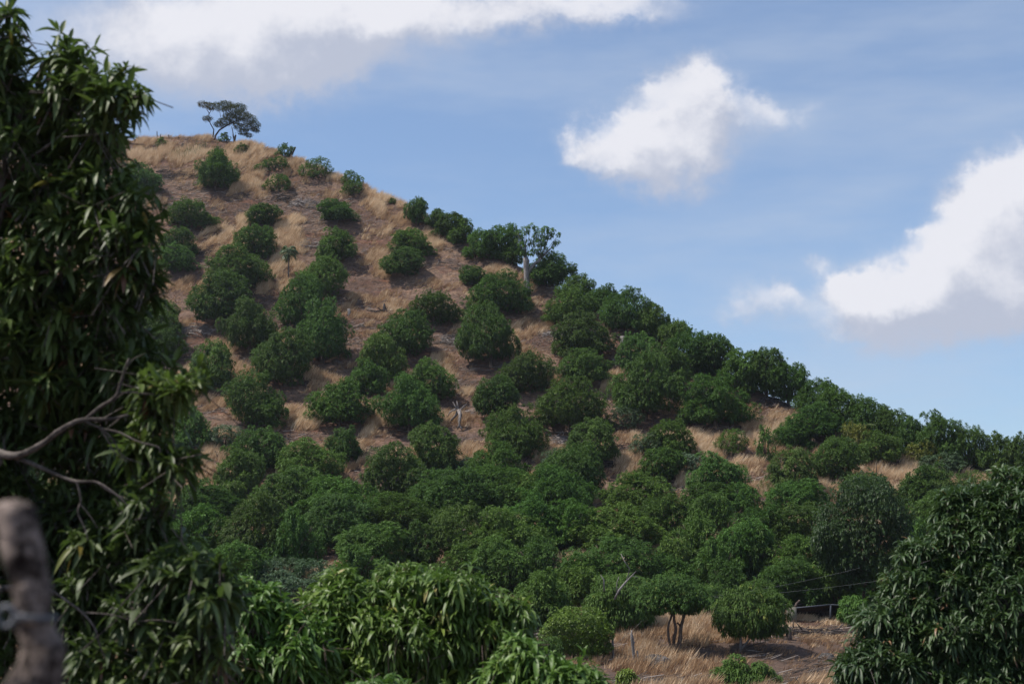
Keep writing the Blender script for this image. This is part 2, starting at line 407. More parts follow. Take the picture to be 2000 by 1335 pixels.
princ(q, out, q.mix(q.noise(t.outputs['Object'], 3, 4), (0.035, 0.04, 0.05, 1), (0.075, 0.085, 0.105, 1)), 0.7, 0.2); M['metal'] = m
m, q, out = newmat('rusty_sheet'); t = q.n('ShaderNodeTexCoord')
princ(q, out, q.mix(q.maprange(q.noise(t.outputs['Object'], 1.6, 6), 0.4, 0.65), (0.05, 0.045, 0.045, 1), (0.11, 0.07, 0.05, 1)), 0.7, 0.3); M['rust'] = m
m, q, out = newmat('render_wall'); t = q.n('ShaderNodeTexCoord')
princ(q, out, q.mix(q.noise(t.outputs['Object'], 2, 6), (0.12, 0.11, 0.09, 1), (0.22, 0.21, 0.17, 1)), 0.9, 0.2); M['wall'] = m
m, q, out = newmat('wire'); princ(q, out, (0.14, 0.145, 0.16, 1), 0.5, 0.4, metal=0.4); M['wire'] = m
m, q, out = newmat('cable'); princ(q, out, (0.16, 0.17, 0.17, 1), 0.7, 0.2); M['cable'] = m

# ground: dry soil, litter, russet leaf fall, straw
m, q, out = newmat('dry_hill_soil'); t = q.n('ShaderNodeTexCoord'); ob = t.outputs['Object']
band = q.vm('MULTIPLY', ob, (0.55, 1.4, 0.6))
nA = q.noise(band, 0.16, 6, 0.6); nB = q.noise(ob, 0.5, 6, 0.65); nC = q.noise(ob, 2.6, 6, 0.7); nD = q.noise(ob, 11.0, 4, 0.7)
base = q.mix(q.maprange(nA, 0.42, 0.60), (0.15, 0.088, 0.062, 1), (0.33, 0.215, 0.145, 1))
base = q.mix(q.maprange(nB, 0.40, 0.68), base, (0.20, 0.135, 0.11, 1))
red = q.m('MULTIPLY', q.maprange(q.noise(q.vm('ADD', band, (31, 7, 3)), 0.33, 6, 0.7), 0.51, 0.66), 0.7)
base = q.mix(red, base, (0.25, 0.10, 0.055, 1))
dk = q.maprange(q.m('ADD', nC, q.m('MULTIPLY', q.m('SUBTRACT', nD, 0.5), 0.7)), 0.36, 0.66)
base = q.mix(q.m('MULTIPLY', q.m('SUBTRACT', 1.0, dk), 0.65), base, (0.05, 0.036, 0.032, 1))
base = q.mix(q.m('MULTIPLY', q.maprange(nD, 0.58, 0.75), 0.45), base, (0.36, 0.29, 0.24, 1))
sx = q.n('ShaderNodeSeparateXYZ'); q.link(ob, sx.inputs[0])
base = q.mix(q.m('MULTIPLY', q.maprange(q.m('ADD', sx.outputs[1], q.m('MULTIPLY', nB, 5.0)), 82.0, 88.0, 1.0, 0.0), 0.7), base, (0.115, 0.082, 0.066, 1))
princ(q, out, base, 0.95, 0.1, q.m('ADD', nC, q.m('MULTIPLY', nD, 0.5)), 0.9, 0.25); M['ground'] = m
def tintmat(name, stops, rough=0.8, trans=0.25):
    m, q, out = newmat(name); a = q.n('ShaderNodeAttribute', attribute_name='tint')
    col = q.ramp(a.outputs['Fac'], stops); p = princ(q, None, col, rough, 0.15)
    tr = q.n('ShaderNodeBsdfTranslucent'); q.link(col, tr.inputs[0])
    mx = q.n('ShaderNodeMixShader'); mx.inputs[0].default_value = trans
    q.link(p.outputs[0], mx.inputs[1]); q.link(tr.outputs[0], mx.inputs[2]); q.link(mx.outputs[0], out.inputs[0]); return m
M['grass'] = tintmat('dry_grass', [(0, (0.25, 0.15, 0.09)), (0.35, (0.46, 0.30, 0.17)), (0.7, (0.66, 0.49, 0.32)), (1, (0.80, 0.65, 0.46))])
M['green_grass'] = tintmat('green_stems', [(0, (0.07, 0.10, 0.03)), (1, (0.17, 0.20, 0.07))])
M['litter'] = tintmat('fallen_leaves', [(0, (0.11, 0.055, 0.038)), (0.6, (0.25, 0.11, 0.06)), (1, (0.34, 0.22, 0.14))], trans=0.1)
M['twigs'] = tintmat('fallen_twigs', [(0, (0.035, 0.028, 0.025)), (0.7, (0.14, 0.115, 0.10)), (1, (0.42, 0.37, 0.34))], trans=0.0)

# ------------------------------------------------------------------ ground sheet
def axis(lo, hi, step, far):
    a = list(np.arange(lo, hi + 1e-6, step)); d = step
    l = []; x = lo
    while x > -far: d *= 1.35; x -= d; l.append(x)
    d = step; r = []; x = hi
    while x < far: d *= 1.35; x += d; r.append(x)
    return np.array(l[::-1] + a + r)
xs = axis(-115, 115, 0.55, 6000); ys = axis(-8, 215, 0.55, 6000)
X, Y = np.meshgrid(xs, ys)
Z = gz(X, Y)
nx, ny = len(xs), len(ys)
idx = np.arange(nx * ny).reshape(ny, nx)
F = np.stack([idx[:-1, :-1], idx[:-1, 1:], idx[1:, 1:], idx[1:, :-1]], axis=-1).reshape(-1, 4)
gme = fast_mesh('hillside_ground', np.stack([X, Y, Z], -1).reshape(-1, 3), [F], smooth=True)
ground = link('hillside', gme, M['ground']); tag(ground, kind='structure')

# ------------------------------------------------------------------ hill trees: crown meshes in size classes
def crown_blobs(w_, h_, rg, n):
    b = [(0, 0, h_ * 0.46, w_ * 0.36, w_ * 0.36, h_ * 0.40)]
    for i in range(n):
        a = 2 * math.pi * (i / n) + rg.uniform(-.4, .4); e = rg.uniform(0.0, 1.0)
        rr = rg.uniform(0.16, 0.26) * w_
        hz = h_ * (0.20 + 0.58 * e); rad = w_ * (0.40 - 0.24 * e ** 1.6) * rg.uniform(0.85, 1.12)
        b.append((rad * math.cos(a), rad * math.sin(a), hz, rr, rr, rr * rg.uniform(0.75, 1.0)))
    for i in range(4):
        a = rg.uniform(0, 6.28); rr = w_ * rg.uniform(.07, .13); e = rg.uniform(.3, 1)
        b.append((w_ * .46 * math.cos(a) * (1 - .7 * e * e), w_ * .46 * math.sin(a) * (1 - .7 * e * e), h_ * (.25 + .72 * e), rr, rr, rr * 1.2))
    for i in range(max(2, n // 3)):
        b.append((rg.uniform(-.16, .16) * w_, rg.uniform(-.16, .16) * w_, h_ * rg.uniform(0.74, 0.9), w_ * .15, w_ * .15, h_ * .14))
    return b
def fork_trunk(base_r, h_, w_, rg, n=4, tips=None):
    mb = MB(); z0 = -0.5
    fz = h_ * 0.18
    mb.tube([(0, 0, z0), (0.02, 0, 0.0), (0.04 * w_ * 0.3, 0, fz)], [base_r * 1.25, base_r * 1.05, base_r * 0.85], 8)
    for i in range(n):
        a = 2 * math.pi * i / n + rg.uniform(-.5, .5); r = w_ * rg.uniform(0.2, 0.34)
        ex, ey, ez = r * math.cos(a), r * math.sin(a), h_ * rg.uniform(0.55, 0.8)
        mb.tube([(0.012 * w_, 0, fz * 0.85), (ex * .35, ey * .35, fz + (ez - fz) * .45), (ex * .75, ey * .75, fz + (ez - fz) * .8), (ex, ey, ez)],
                [base_r * .6, base_r * .42, base_r * .25, base_r * .1], 6)
        for j in range(2):
            a2 = a + rg.uniform(-1, 1); mb.tube([(ex * .6, ey * .6, fz + (ez - fz) * .66), (ex * .6 + w_ * .18 * math.cos(a2), ey * .6 + w_ * .18 * math.sin(a2), ez * rg.uniform(.7, 1.05))], [base_r * .25, base_r * .06], 5)
    return mb
CLS = [(1.3, 1.1), (2.2, 1.8), (3.4, 2.8), (4.6, 3.8), (5.8, 4.6)]
PROTO = {}
def make_proto(ci, k, matk='hill_leaf', loose=False):
    w_, h_ = CLS[ci]; rg = np.random.RandomState(100 * ci + k + (500 if loose else 0))
    nb = 5 + ci * 2
    mb = MB(); bl = crown_blobs(w_, h_, rg, nb)
    sh = bl if loose else [(b[0], b[1], b[2], b[3] * .84, b[4] * .84, b[5] * .84) for b in bl] + sub_blobs(bl, rg, .42, .8)
    if loose:
        n = int(w_ * w_ * 40) + 45; p, d = shell_points(bl, n, rg, 0.08 * h_, 0.3)
    else:
        n = int(w_ * w_ * 66) + 60; p, d = shell_points(sh, n, rg, (0.0, 0.14, 0.05, 0.2)[k % 4] * h_, 0.3, rough=0.40)
    d = nrm(d + np.array([0, 0, 0.6]) + 0.25 * rg.randn(n, 3))
    cl = vnoise(p[:, 0] * 1.3 + 50, p[:, 2] * 1.3 + p[:, 1] * 1.1 + 50)
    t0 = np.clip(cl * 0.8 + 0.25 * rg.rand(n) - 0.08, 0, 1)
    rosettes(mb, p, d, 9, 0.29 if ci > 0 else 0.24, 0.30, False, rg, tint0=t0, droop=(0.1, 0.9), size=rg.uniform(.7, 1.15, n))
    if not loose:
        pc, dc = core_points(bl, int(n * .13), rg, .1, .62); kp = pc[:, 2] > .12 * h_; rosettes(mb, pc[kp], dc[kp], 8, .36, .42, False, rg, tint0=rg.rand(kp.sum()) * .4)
    cm = mb.mesh('crown'); cm.materials.append(M[matk])
    tm = fork_trunk(0.035 * w_ + 0.02, h_, w_, rg).mesh('trunk'); tm.materials.append(M['bark'])
    return cm, tm
for ci in range(len(CLS)):
    for k in range(4 if ci >= 2 else 3): PROTO[(ci, k)] = make_proto(ci, k)
for ci in (0, 1, 2, 3): PROTO[('loose', ci)] = make_proto(ci, 9, 'hill_leaf', True)
LOOSE = {mk: make_proto(2, 7, mk, True) for mk in ('grey_leaf', 'yellow_leaf')}

HILL = []     # every placed hill tree: dict(u, v, w, o)
def hill_tree(u, top, bot, w_px, kind='mango', loose=False, protos=None, lift=0.0):
    p = hit(u, bot - 0.06 * (bot - top)); s = mpp(p.y)
    w_ = w_px * s * 1.08; h_ = (bot - top) * s * 1.08
    ci = int(np.argmin([abs(math.log(w_ / c[0])) for c in CLS]))
    if protos: cm, tm = protos; cw, ch = CLS[2]
    elif loose: ci = min(ci, 3); cm, tm = PROTO[('loose', ci)]; cw, ch = CLS[ci]
    else: cm, tm = PROTO[(ci, rnd.randrange(4 if ci >= 2 else 3))]; cw, ch = CLS[ci]
    p.z -= 0.05 * h_
    root = empty('mango_tree' if kind == 'mango' else 'shrub', p, rnd.uniform(0, 6.28), (w_ / cw, w_ / cw, h_ / ch))
    root.rotation_euler.x = rnd.gauss(0, .08); root.rotation_euler.y = rnd.gauss(0, .08)
    link('trunk', tm, None, root); link('crown', cm, None, root)
    HILL.append(dict(u=u, v=(top + bot) / 2, w=w_px, h=bot - top, o=root, x=p.x, y=p.y, r=w_ / 2, kind=kind)); return root

# (u, top, bottom, width) read off the photograph
MANGO = [
 (420,302,378,78),(430,288,350,34),(367,393,452,90),(508,402,447,72),(262,320,385,88),(350,448,505,66),(345,480,535,72),(497,443,512,80),(455,488,572,118),
 (440,538,640,118),(487,597,700,98),(660,394,438,70),(664,452,516,76),(797,448,502,78),(793,488,542,84),(640,505,590,92),(590,545,650,92),
 (630,592,715,100),(557,652,760,112),(416,672,766,86),(487,733,838,112),(310,590,660,80),(300,640,720,95),
 (817,392,445,48),(880,420,470,66),(922,523,560,56),(945,452,508,72),(985,444,512,74),(978,536,622,112),(960,600,725,108),
 (1075,502,560,90),(1115,562,640,94),(1139,618,702,106),(1142,686,752,100),(1112,748,850,132),(1178,542,592,66),(1222,568,655,92),(1272,598,665,62),
 (1035,694,772,98),(975,742,832,86),(850,572,640,92),(802,612,702,102),(742,662,745,86),(722,712,780,78),(848,710,792,88),(798,746,852,106),
 (662,752,842,116),(505,840,922,100),(672,842,905,72),(480,880,972,92),(600,872,962,124),(850,836,932,104),(765,882,992,116),(1000,802,902,106),
 (1160,826,912,102),(965,872,962,112),(1310,828,902,86),(1398,738,842,130),(1262,705,828,124),(1250,655,730,80),(1310,682,770,90),
 (1345,648,742,96),(1402,660,742,92),(1455,692,772,92),(1498,690,782,86),(1540,712,792,90),(1590,738,812,80),(1645,762,842,90),(1700,780,862,84),
 (1742,802,872,80),(1792,828,902,72),(1852,816,914,98),(1902,842,924,84),(1955,856,930,72),(1998,858,940,64),
 (1590,798,868,112),(1545,832,880,84),(1548,884,972,100),(1645,862,952,94),(1725,850,912,86),(1412,896,985,112),(1378,952,1022,118),
 (1245,930,1004,132),(1285,882,948,92),(1115,890,985,104),(1055,935,1012,124),(945,930,1012,124),(410,960,1022,130),(450,945,1010,58),
 (370,800,880,70),(1560,948,1022,110),(1800,935,1010,90),(1830,968,1060,90),(880,930,1000,110),(1700,935,1010,110),(1080,505,545,50),(1130,525,575,60),(1015,440,470,1),(852,412,450,44),(905,435,478,58),(1000,482,520,44),(1068,518,562,50),(1322,632,690,60),(1290,612,662,50),(1165,552,590,50)]
MANGO = [t_ for t_ in MANGO if t_[3] > 5]
for (u, a, b, w_) in MANGO: hill_tree(u, a, b, w_)
SHRUB = [(535,308,336,56),(544,345,378,50),(473,282,304,26),(317,270,288,20),(620,310,350,56),(688,335,365,40),(690,352,382,40),(557,282,308,34),(768,387,398,16),
         (438,258,276,22),(1430,842,892,60),(1350,640,655,20),(1495,840,905,34),(1385,655,668,14)]
for (u, a, b, w_) in SHRUB: hill_tree(u, a, b, w_, 'shrub', loose=True)
N_GREY = [(1220,800,842,70),(1270,850,890,70),(440,835,880,70),(1090,880,920,60),(1340,890,930,60),(1840,890,930,90),(915,900,940,50)]
for (u, a, b, w_) in N_GREY: hill_tree(u, a, b, w_, 'grey', loose=True, protos=LOOSE['grey_leaf'])
for (u, a, b, w_) in [(1806,866,914,64),(1668,832,885,56)]: hill_tree(u, a, b, w_, 'yellow', loose=True, protos=LOOSE['yellow_leaf'])
# the dense belt at the hill's foot
BELT = [(348,432,959,1020),(516,645,938,1020),(594,750,958,1042),(804,912,938,1002),(435,550,995,1100),(536,614,1030,1118),(600,716,990,1072),(673,790,1045,1112),(718,855,990,1056),
 (786,850,1045,1106),(848,976,1008,1100),(928,1060,1020,1112),(925,1040,1080,1162),(1010,1100,1078,1152),(1016,1104,1140,1218),(830,956,937,1012),(905,1022,926,985),(1028,1146,934,1012),(1088,1168,889,972),
 (978,1090,990,1075),(1060,1180,1000,1080),(1130,1286,1012,1082),(1247,1340,992,1062),(1322,1402,1030,1106),(1124,1282,1072,1156),(1286,1354,1073,1130),(1351,1428,1083,1155),(1399,1502,1038,1122),
 (1340,1420,985,1050),(1440,1530,1010,1075),(1502,1614,1004,1072),(1450,1510,1060,1130),(1515,1605,1070,1130),(1490,1590,1110,1180),(1380,1450,1120,1175),(1590,1660,1060,1120),(1765,1842,931,1000),(1776,1850,991,1060),
 (340,440,1015,1090),(330,420,1075,1150),(420,520,1080,1140),(1080,1180,1130,1200),(1260,1350,1110,1160),(1595,1680,1120,1185),(1740,1800,1040,1110),(1700,1790,1105,1195),(1640,1705,1120,1182),(1735,1800,1150,1225),(180,300,740,830),(200,320,850,950),(60,180,800,900),(90,220,950,1045),(230,345,960,1055),(0,120,1040,1125),(140,260,1060,1155),(200,330,600,690),(60,180,1120,1200),(250,350,1100,1180),(-40,80,900,990),(655,740,1090,1150),(860,950,1095,1160),(1420,1480,965,1010)]
for (a, b, t_, bt) in BELT: hill_tree((a + b) / 2, t_ - 12, bt + 8, (b - a) * 1.14)
for (u, a, b, w_) in [(560,1095,1140,80),(610,1100,1150,80),(520,1100,1150,60),(640,1120,1165,70),(575,1135,1180,90),(545,1120,1160,70),(460,1130,1180,80)]: hill_tree(u, a, b, w_, 'grey', loose=True, protos=LOOSE['grey_leaf'])

exec_order = None
# ------------------------------------------------------------------ grass, litter, twigs (stuff)
tx = np.array([h['x'] for h in HILL]); ty = np.array([h['y'] for h in HILL]); tr_ = np.array([h['r'] for h in HILL])
def ridge_y(x, y): return np.interp(x / np.maximum(y, 20), RT, RD)
def sample_ground(n, rg, y0=50, y1=196):
    out = []
    while sum(len(o) for o in out) < n:
        y = rg.uniform(y0, y1, n * 2); x = rg.uniform(-0.50, 0.50, n * 2) * y
        k = (rg.rand(n * 2) < y / y1) & (y < ridge_y(x, y) + 3)
        out.append(np.stack([x[k], y[k]], 1))
    return np.concatenate(out)[:n]
def tree_clear(p, f):
    ok = np.ones(len(p), bool)
    for a in range(0, len(tx)):
        ok &= ((p[:, 0] - tx[a]) ** 2 + (p[:, 1] - ty[a]) ** 2) > (tr_[a] * f) ** 2
    return ok
def px_of(p, z):
    a_ = p[:, 0] / p[:, 1]; T = z / p[:, 1]
    cp, sp = math.cos(PITCH), math.sin(PITCH)
    b = (T * cp - sp) / (cp + T * sp); yy = cp - b * sp
    return 1000 + FPX * a_ * yy, 667.5 - FPX * b
GRASSY = [(330,290,110,30,.9),(480,330,120,40,.7),(570,440,60,30,.9),(400,430,60,40,.5),(720,470,70,40,.6),(740,400,60,25,.6),(860,470,60,35,.6),(560,500,60,50,.4),(980,520,50,20,.9),
          (920,760,50,35,.7),(570,830,70,40,.8),(740,830,60,40,.6),(400,930,50,40,.9),(1370,870,40,40,1),(1490,800,60,50,1),(1600,880,60,40,.9),(1780,930,120,40,1),(1330,980,40,60,.6),
          (1230,960,40,40,.6),(1180,1010,40,30,.8),(1040,860,40,30,.4),(560,270,30,20,.5),(1640,970,50,40,.7),(1480,960,40,60,.6),(1400,1215,160,26,1),(1230,1225,60,25,.8),(1640,1225,70,30,.5),(1420,1325,120,14,.6),(1620,1300,50,30,.6)]
RUSSET = [(700,600,80,50,1),(610,520,30,40,.8),(740,560,70,30,.8),(650,680,60,60,.8),(520,690,50,60,.8),(590,740,70,40,.8),(350,600,40,60,.9),(770,640,60,30,.6),(1040,670,50,40,.8),(1080,720,40,40,.6),(1180,620,30,40,.8),(890,620,40,60,.6),(620,420,50,30,.5),(880,700,50,60,.5),(1100,880,60,30,.5),(1350,1250,200,30,.3)]
def field(p, z, L):
    u, v = px_of(p, z); s_ = np.zeros(len(p))
    for (a, b, ra, rb_, w_) in L: s_ = np.maximum(s_, w_ * np.exp(-((u - a) / ra) ** 2 - ((v - b) / rb_) ** 2))
    return s_
rg = np.random.RandomState(11)
p = sample_ground(520000, rg); z = gz(p[:, 0], p[:, 1])
dn = fbm(p[:, 0] / 7.0 + 20, p[:, 1] / 4.0 + 11, 4)
_u, _v = px_of(p, z)
foot = np.clip((_v - 1238) / 14, 0, 1)
clump = np.clip((fbm(p[:, 0] / 1.3 + 4, p[:, 1] / 1.0 + 8, 2) - 0.34) * 4.5, 0.12, 1)
gr = np.clip((dn - 0.40 - 0.07 * foot) * 6, 0, 1) * 0.95 + field(p, z, GRASSY) * np.clip((dn - 0.30) * 4, 0.25, 1) - 0.5 * field(p, z, RUSSET)
gr = gr * clump * (1 - .35 * foot)
k = (rg.rand(len(p)) < np.clip(gr * 1.25, 0.03, 1)) & tree_clear(p, 0.72)
p = p[k]; z = z[k]; gr = gr[k]; n = len(p)
_c = hit(1600, 1210); shed_d = np.hypot(p[:, 0] - _c.x, p[:, 1] - _c.y)
kb = 10
hgt = np.repeat((0.30 + 0.50 * np.clip(gr, 0, 1)) * np.where(shed_d < 8, .35, 1.0) * rg.uniform(0.55, 1.45, n), kb)
bx = np.repeat(p[:, 0], kb) + rg.randn(n * kb) * 0.10; by = np.repeat(p[:, 1], kb) + rg.randn(n * kb) * 0.10; bz = np.repeat(z, kb) - 0.05
wl = 0.25 + 0.55 * fbm(bx / 6 + 9, by / 6 + 3, 2)
tip = np.stack([bx + hgt * (wl + rg.randn(n * kb) * 0.22), by + hgt * (rg.randn(n * kb) * 0.25 - 0.12), bz + hgt * rg.uniform(0.75, 1.1, n * kb)], 1)
an = rg.uniform(-0.7, 0.7, n * kb); hw = np.repeat(rg.uniform(0.012, 0.038, n), kb)
b1 = np.stack([bx - np.cos(an) * hw, by - np.sin(an) * hw, bz], 1); b2 = np.stack([bx + np.cos(an) * hw, by + np.sin(an) * hw, bz], 1)
V = np.stack([b1, b2, tip], 1).reshape(-1, 3)
ti = np.clip(np.repeat(0.12 + 0.62 * np.clip(gr, 0, 1) * (0.5 + fbm(p[:, 0] / 1.7, p[:, 1] / 1.7, 2)) + rg.randn(n) * 0.24, kb) + rg.randn(n * kb) * 0.06, 0, 1)
tv = np.repeat(ti, 3)
gm_ = fast_mesh('dry_grass', V, [np.arange(len(V)).reshape(-1, 3)], tv)
go_ = link('dry_grass', gm_, M['grass']); tag(go_, 'blond dry grass covering the open parts of the hillside', 'grass', kind='stuff')
print('grass blades', n * kb)
# russet fallen leaves
p = sample_ground(160000, rg); z = gz(p[:, 0], p[:, 1])
dn = fbm(p[:, 0] / 4.0 + 70, p[:, 1] / 2.5 + 31, 4)
k = rg.rand(len(p)) < np.clip((dn - 0.58) * 4, 0, 1) * 0.35 + 0.9 * field(p, z, RUSSET) * np.clip((dn - 0.42) * 6, 0.05, 1)
p = p[k]; z = z[k]; n = len(p); mb = MB()
leaves(mb, np.stack([p[:, 0], p[:, 1], z + 0.05], 1), np.stack([rg.randn(n), rg.randn(n), 0.2 + 0.3 * rg.randn(n)], 1), np.full(n, 0.26), np.full(n, 0.11), rg.rand(n) * 0.3, rg.rand(n), False, rg)
tag(mb.build('leaf_litter', M['litter'], smooth=False), 'russet fallen leaves strewn over the hillside soil', 'leaf litter', kind='stuff')
# loose grey twigs
p = sample_ground(170000, rg); z = gz(p[:, 0], p[:, 1])
dn = fbm(p[:, 0] / 6.0 + 5, p[:, 1] / 2.4 + 81, 4)
k = rg.rand(len(p)) < np.clip((dn - 0.48) * 5, 0.02, 1); p = p[k]; z = z[k]; n = len(p)
ln = rg.uniform(0.3, 1.3, n); a = rg.uniform(-0.7, 0.7, n) + np.where(rg.rand(n) < .15, 1.3, 0); sl = rg.uniform(-.15, .3, n)
dx, dy = np.cos(a) * ln, np.sin(a) * ln * 0.6; hw = rg.uniform(0.012, 0.03, n)
x0, y0 = p[:, 0], p[:, 1]; z1 = gz(x0 + dx, y0 + dy)
A_ = np.stack([x0, y0, z + 0.10], 1); B_ = np.stack([x0 + dx, y0 + dy, z1 + 0.10 + sl * ln], 1)
o1 = np.stack([0 * hw, 0 * hw, hw], 1); o2 = np.stack([-np.sin(a) * hw, np.cos(a) * hw, -hw * .6], 1); o3 = np.stack([np.sin(a) * hw, -np.cos(a) * hw, -hw * .6], 1)
V = np.stack([A_ + o1, A_ + o2, A_ + o3, B_ + o1 * .5, B_ + o2 * .5, B_ + o3 * .5], 1).reshape(-1, 3)
F4 = np.array([(0, 1, 4, 3), (1, 2, 5, 4), (2, 0, 3, 5)])[None] + (np.arange(n) * 6)[:, None, None]
tag(link('twig_litter', fast_mesh('twig_litter', V, [F4.reshape(-1, 4)], np.repeat(rg.rand(n) ** 1.5, 6)), M['twigs']), 'grey twigs and sticks scattered over the slope', 'twigs', kind='stuff')

# ------------------------------------------------------------------ single features of the hill
def brush_pile(u, v, w_px, h_px, label, mat='dead_wood', n=46, seed=0):
    r_ = random.Random(seed); c = hit(u, v); s = mpp(c.y); w_ = w_px * s; h_ = h_px * s
    root = empty('brush_pile', c)
    for part, cnt, rad in (('twigs', n, 0.032), ('log', 6, 0.085)):
        mb = MB()
        for i in range(cnt):
            if part == 'log': mb = MB()
            x = r_.uniform(-.5, .5) * w_; y = r_.uniform(-.7, .7); L_ = r_.uniform(.4, 1.0) * min(w_ * .5, 2.4); a = r_.gauss(0, .5)
            z0 = float(gz(c.x + x, c.y + y)) - c.z + r_.uniform(0.1, .9) * h_ * (1 - abs(x) / w_ * 1.4)
            ex, ey = x + L_ * math.cos(a), y + L_ * math.sin(a) * .6
            z1 = float(gz(c.x + ex, c.y + ey)) - c.z + r_.uniform(0, .7) * h_
            m_ = ((x + ex) / 2 + r_.uniform(-.1, .1), (y + ey) / 2, (z0 + z1) / 2 + r_.uniform(-.02, .16))
            mb.tube([(x, y, z0), m_, (ex, ey, z1)], [rad, rad * .8, rad * .35], 5, tint=.5)
            if part == 'log': mb.tube([m_, (m_[0] + r_.uniform(-.5, .5), m_[1], m_[2] + r_.uniform(.1, .5))], [rad * .6, rad * .2], 5); mb.build('log', M[mat], root)
        if part == 'twigs': mb.build(part, M[mat], root)
    tag(root, label, 'brush pile', 'brush piles on the hillside'); return root
PILES = [
 (590,400,56,9,'grey brush pile above the brightest grass tuft near the hilltop','dead_wood'),
 (545,390,34,8,'short dark brush heap just left of a grey pile below the summit shrubs','char_wood'),
 (585,482,92,10,'long brush pile of pale logs behind the small palm','dead_wood'),
 (405,492,60,9,'dark brush line left of the mango column under the summit','char_wood'),
 (345,345,90,9,'dark brush band in the grass left of the large summit shrub','char_wood'),
 (378,652,60,18,'white bare branches piled beside the left mango column','dead_wood'),
 (615,752,50,9,'thin dark sticks between two round mangoes in mid slope','char_wood'),
 (725,895,64,24,'black tangled brush heap above the dense lower belt','char_wood'),
 (885,672,56,12,'pale sticks lying left of the tall double mango','dead_wood'),
 (1072,655,50,10,'pale sticks on the bare strip below the white pollard','dead_wood'),
 (1190,635,50,14,'brush heap on red soil near the right skyline','dead_wood'),
 (1090,865,50,8,'faint brush line under the broad central mango','dead_wood'),
 (1222,885,60,12,'dark straight poles stacked on the slope right of centre','char_wood'),
 (1205,910,60,10,'black brush lying directly below the stacked poles','char_wood'),
 (1215,712,40,8,'sticks strewn beneath the sawn grey trunk','dead_wood'),
 (425,890,60,12,'purple grey brush on the bare shelf at lower left','char_wood'),
 (1560,1238,140,12,'dark brush windrow on the bank beside the dead stump','char_wood'),
 (1770,905,90,9,'dark brush line in pale grass below the yellow shrub','char_wood'),
 (1500,788,60,8,'dark brush below the ridge trees at the grass notch','char_wood')]
for i, (u, v, w_, h_, lab, mt) in enumerate(PILES): brush_pile(u, v, w_, h_, lab, mt, 90, i)

def px_tree(name, u0, v0, lines, mat, seed=0, part='trunk', parent=None, base=None):
    """tubes given as pixel polylines (u, v, radius_px, depth offset m) round the base point"""
    c = base or hit(u0, v0); s = mpp(c.y); mb = MB()
    for ln_ in lines:
        pts = [((u - u0) * s, q[0] if q else 0.0, (v0 - v) * s * 1.01) for (u, v, r, *q) in ln_]
        mb.tube(pts, [r * s for (u, v, r, *q) in ln_], 8, bump=0.12)
    return mb, c, s

# wind-swept acacia-like tree on the summit
mb, c, s = px_tree('x', 416, 272, [
 [(413,276,1.6),(416,262,1.4),(417,250,1.2),(411,240,1),(406,230,.9),(406,215,.8),(398,203,.5)],
 [(419,276,2.0),(421,262,1.8),(428,251,1.6),(440,243,1.5),(452,236,1.3),(464,228,1,.3),(480,224,.8,.6),(498,236,.4,.6)],
 [(450,237,1,0),(455,222,.8,-.3),(447,205,.5,-.5)],[(464,228,.8,0),(470,212,.6,.4),(478,200,.3,.5)],[(432,248,.8),(432,236,.6,.4),(425,205,.4,.4)],
 [(452,236,.9),(470,240,.7,-.5),(492,247,.5,-.6),(503,252,.3,-.6)],[(406,218,.6),(412,206,.5),(420,196,.3)],[(470,240,.5,-.5),(478,256,.3,-.6)],[(406,230,.5),(397,226,.3),(392,226,.2)]], M['char_wood'])
root = empty('lone_tree', c); tag(root, 'lone wind-swept feathery tree leaning right on the bare hilltop', 'tree')
mb.build('trunk', M['char_wood'], root)
fb = [(394,196,13,7),(408,200,12,9),(402,226,11,6),(424,200,16,9),(440,196,16,8),(450,208,20,12),(467,202,14,10),(470,218,18,11),(484,226,18,11),(497,238,13,9),(482,243,17,8),(500,250,9,6),
      (437,232,16,9),(425,238,12,6),(455,228,16,8),(474,254,11,8),(485,260,9,5),(447,222,14,8),(468,242,14,6)]
bl = [((u - 416) * s, 0, (272 - v) * s, a * s, max(a * s * 1.2, .8), b * s * .72) for (u, v, a, b) in fb]
rg = np.random.RandomState(4); p_, d_ = shell_points(bl, 9800, rg, None, 0.75)
mb = MB(); dd = np.stack([0.9 + .5 * rg.randn(9800), .6 * rg.randn(9800), -0.25 + .35 * rg.randn(9800)], 1)
leaves(mb, p_, dd, rg.uniform(.18, .42, 9800), np.full(9800, .075), rg.rand(9800), np.clip(.25 + .35 * rg.rand(9800) + .5 * (p_[:, 0] < -0.4) * rg.rand(9800), 0, 1), False, rg)
mb.build('crown', M['acacia_leaf'], root)

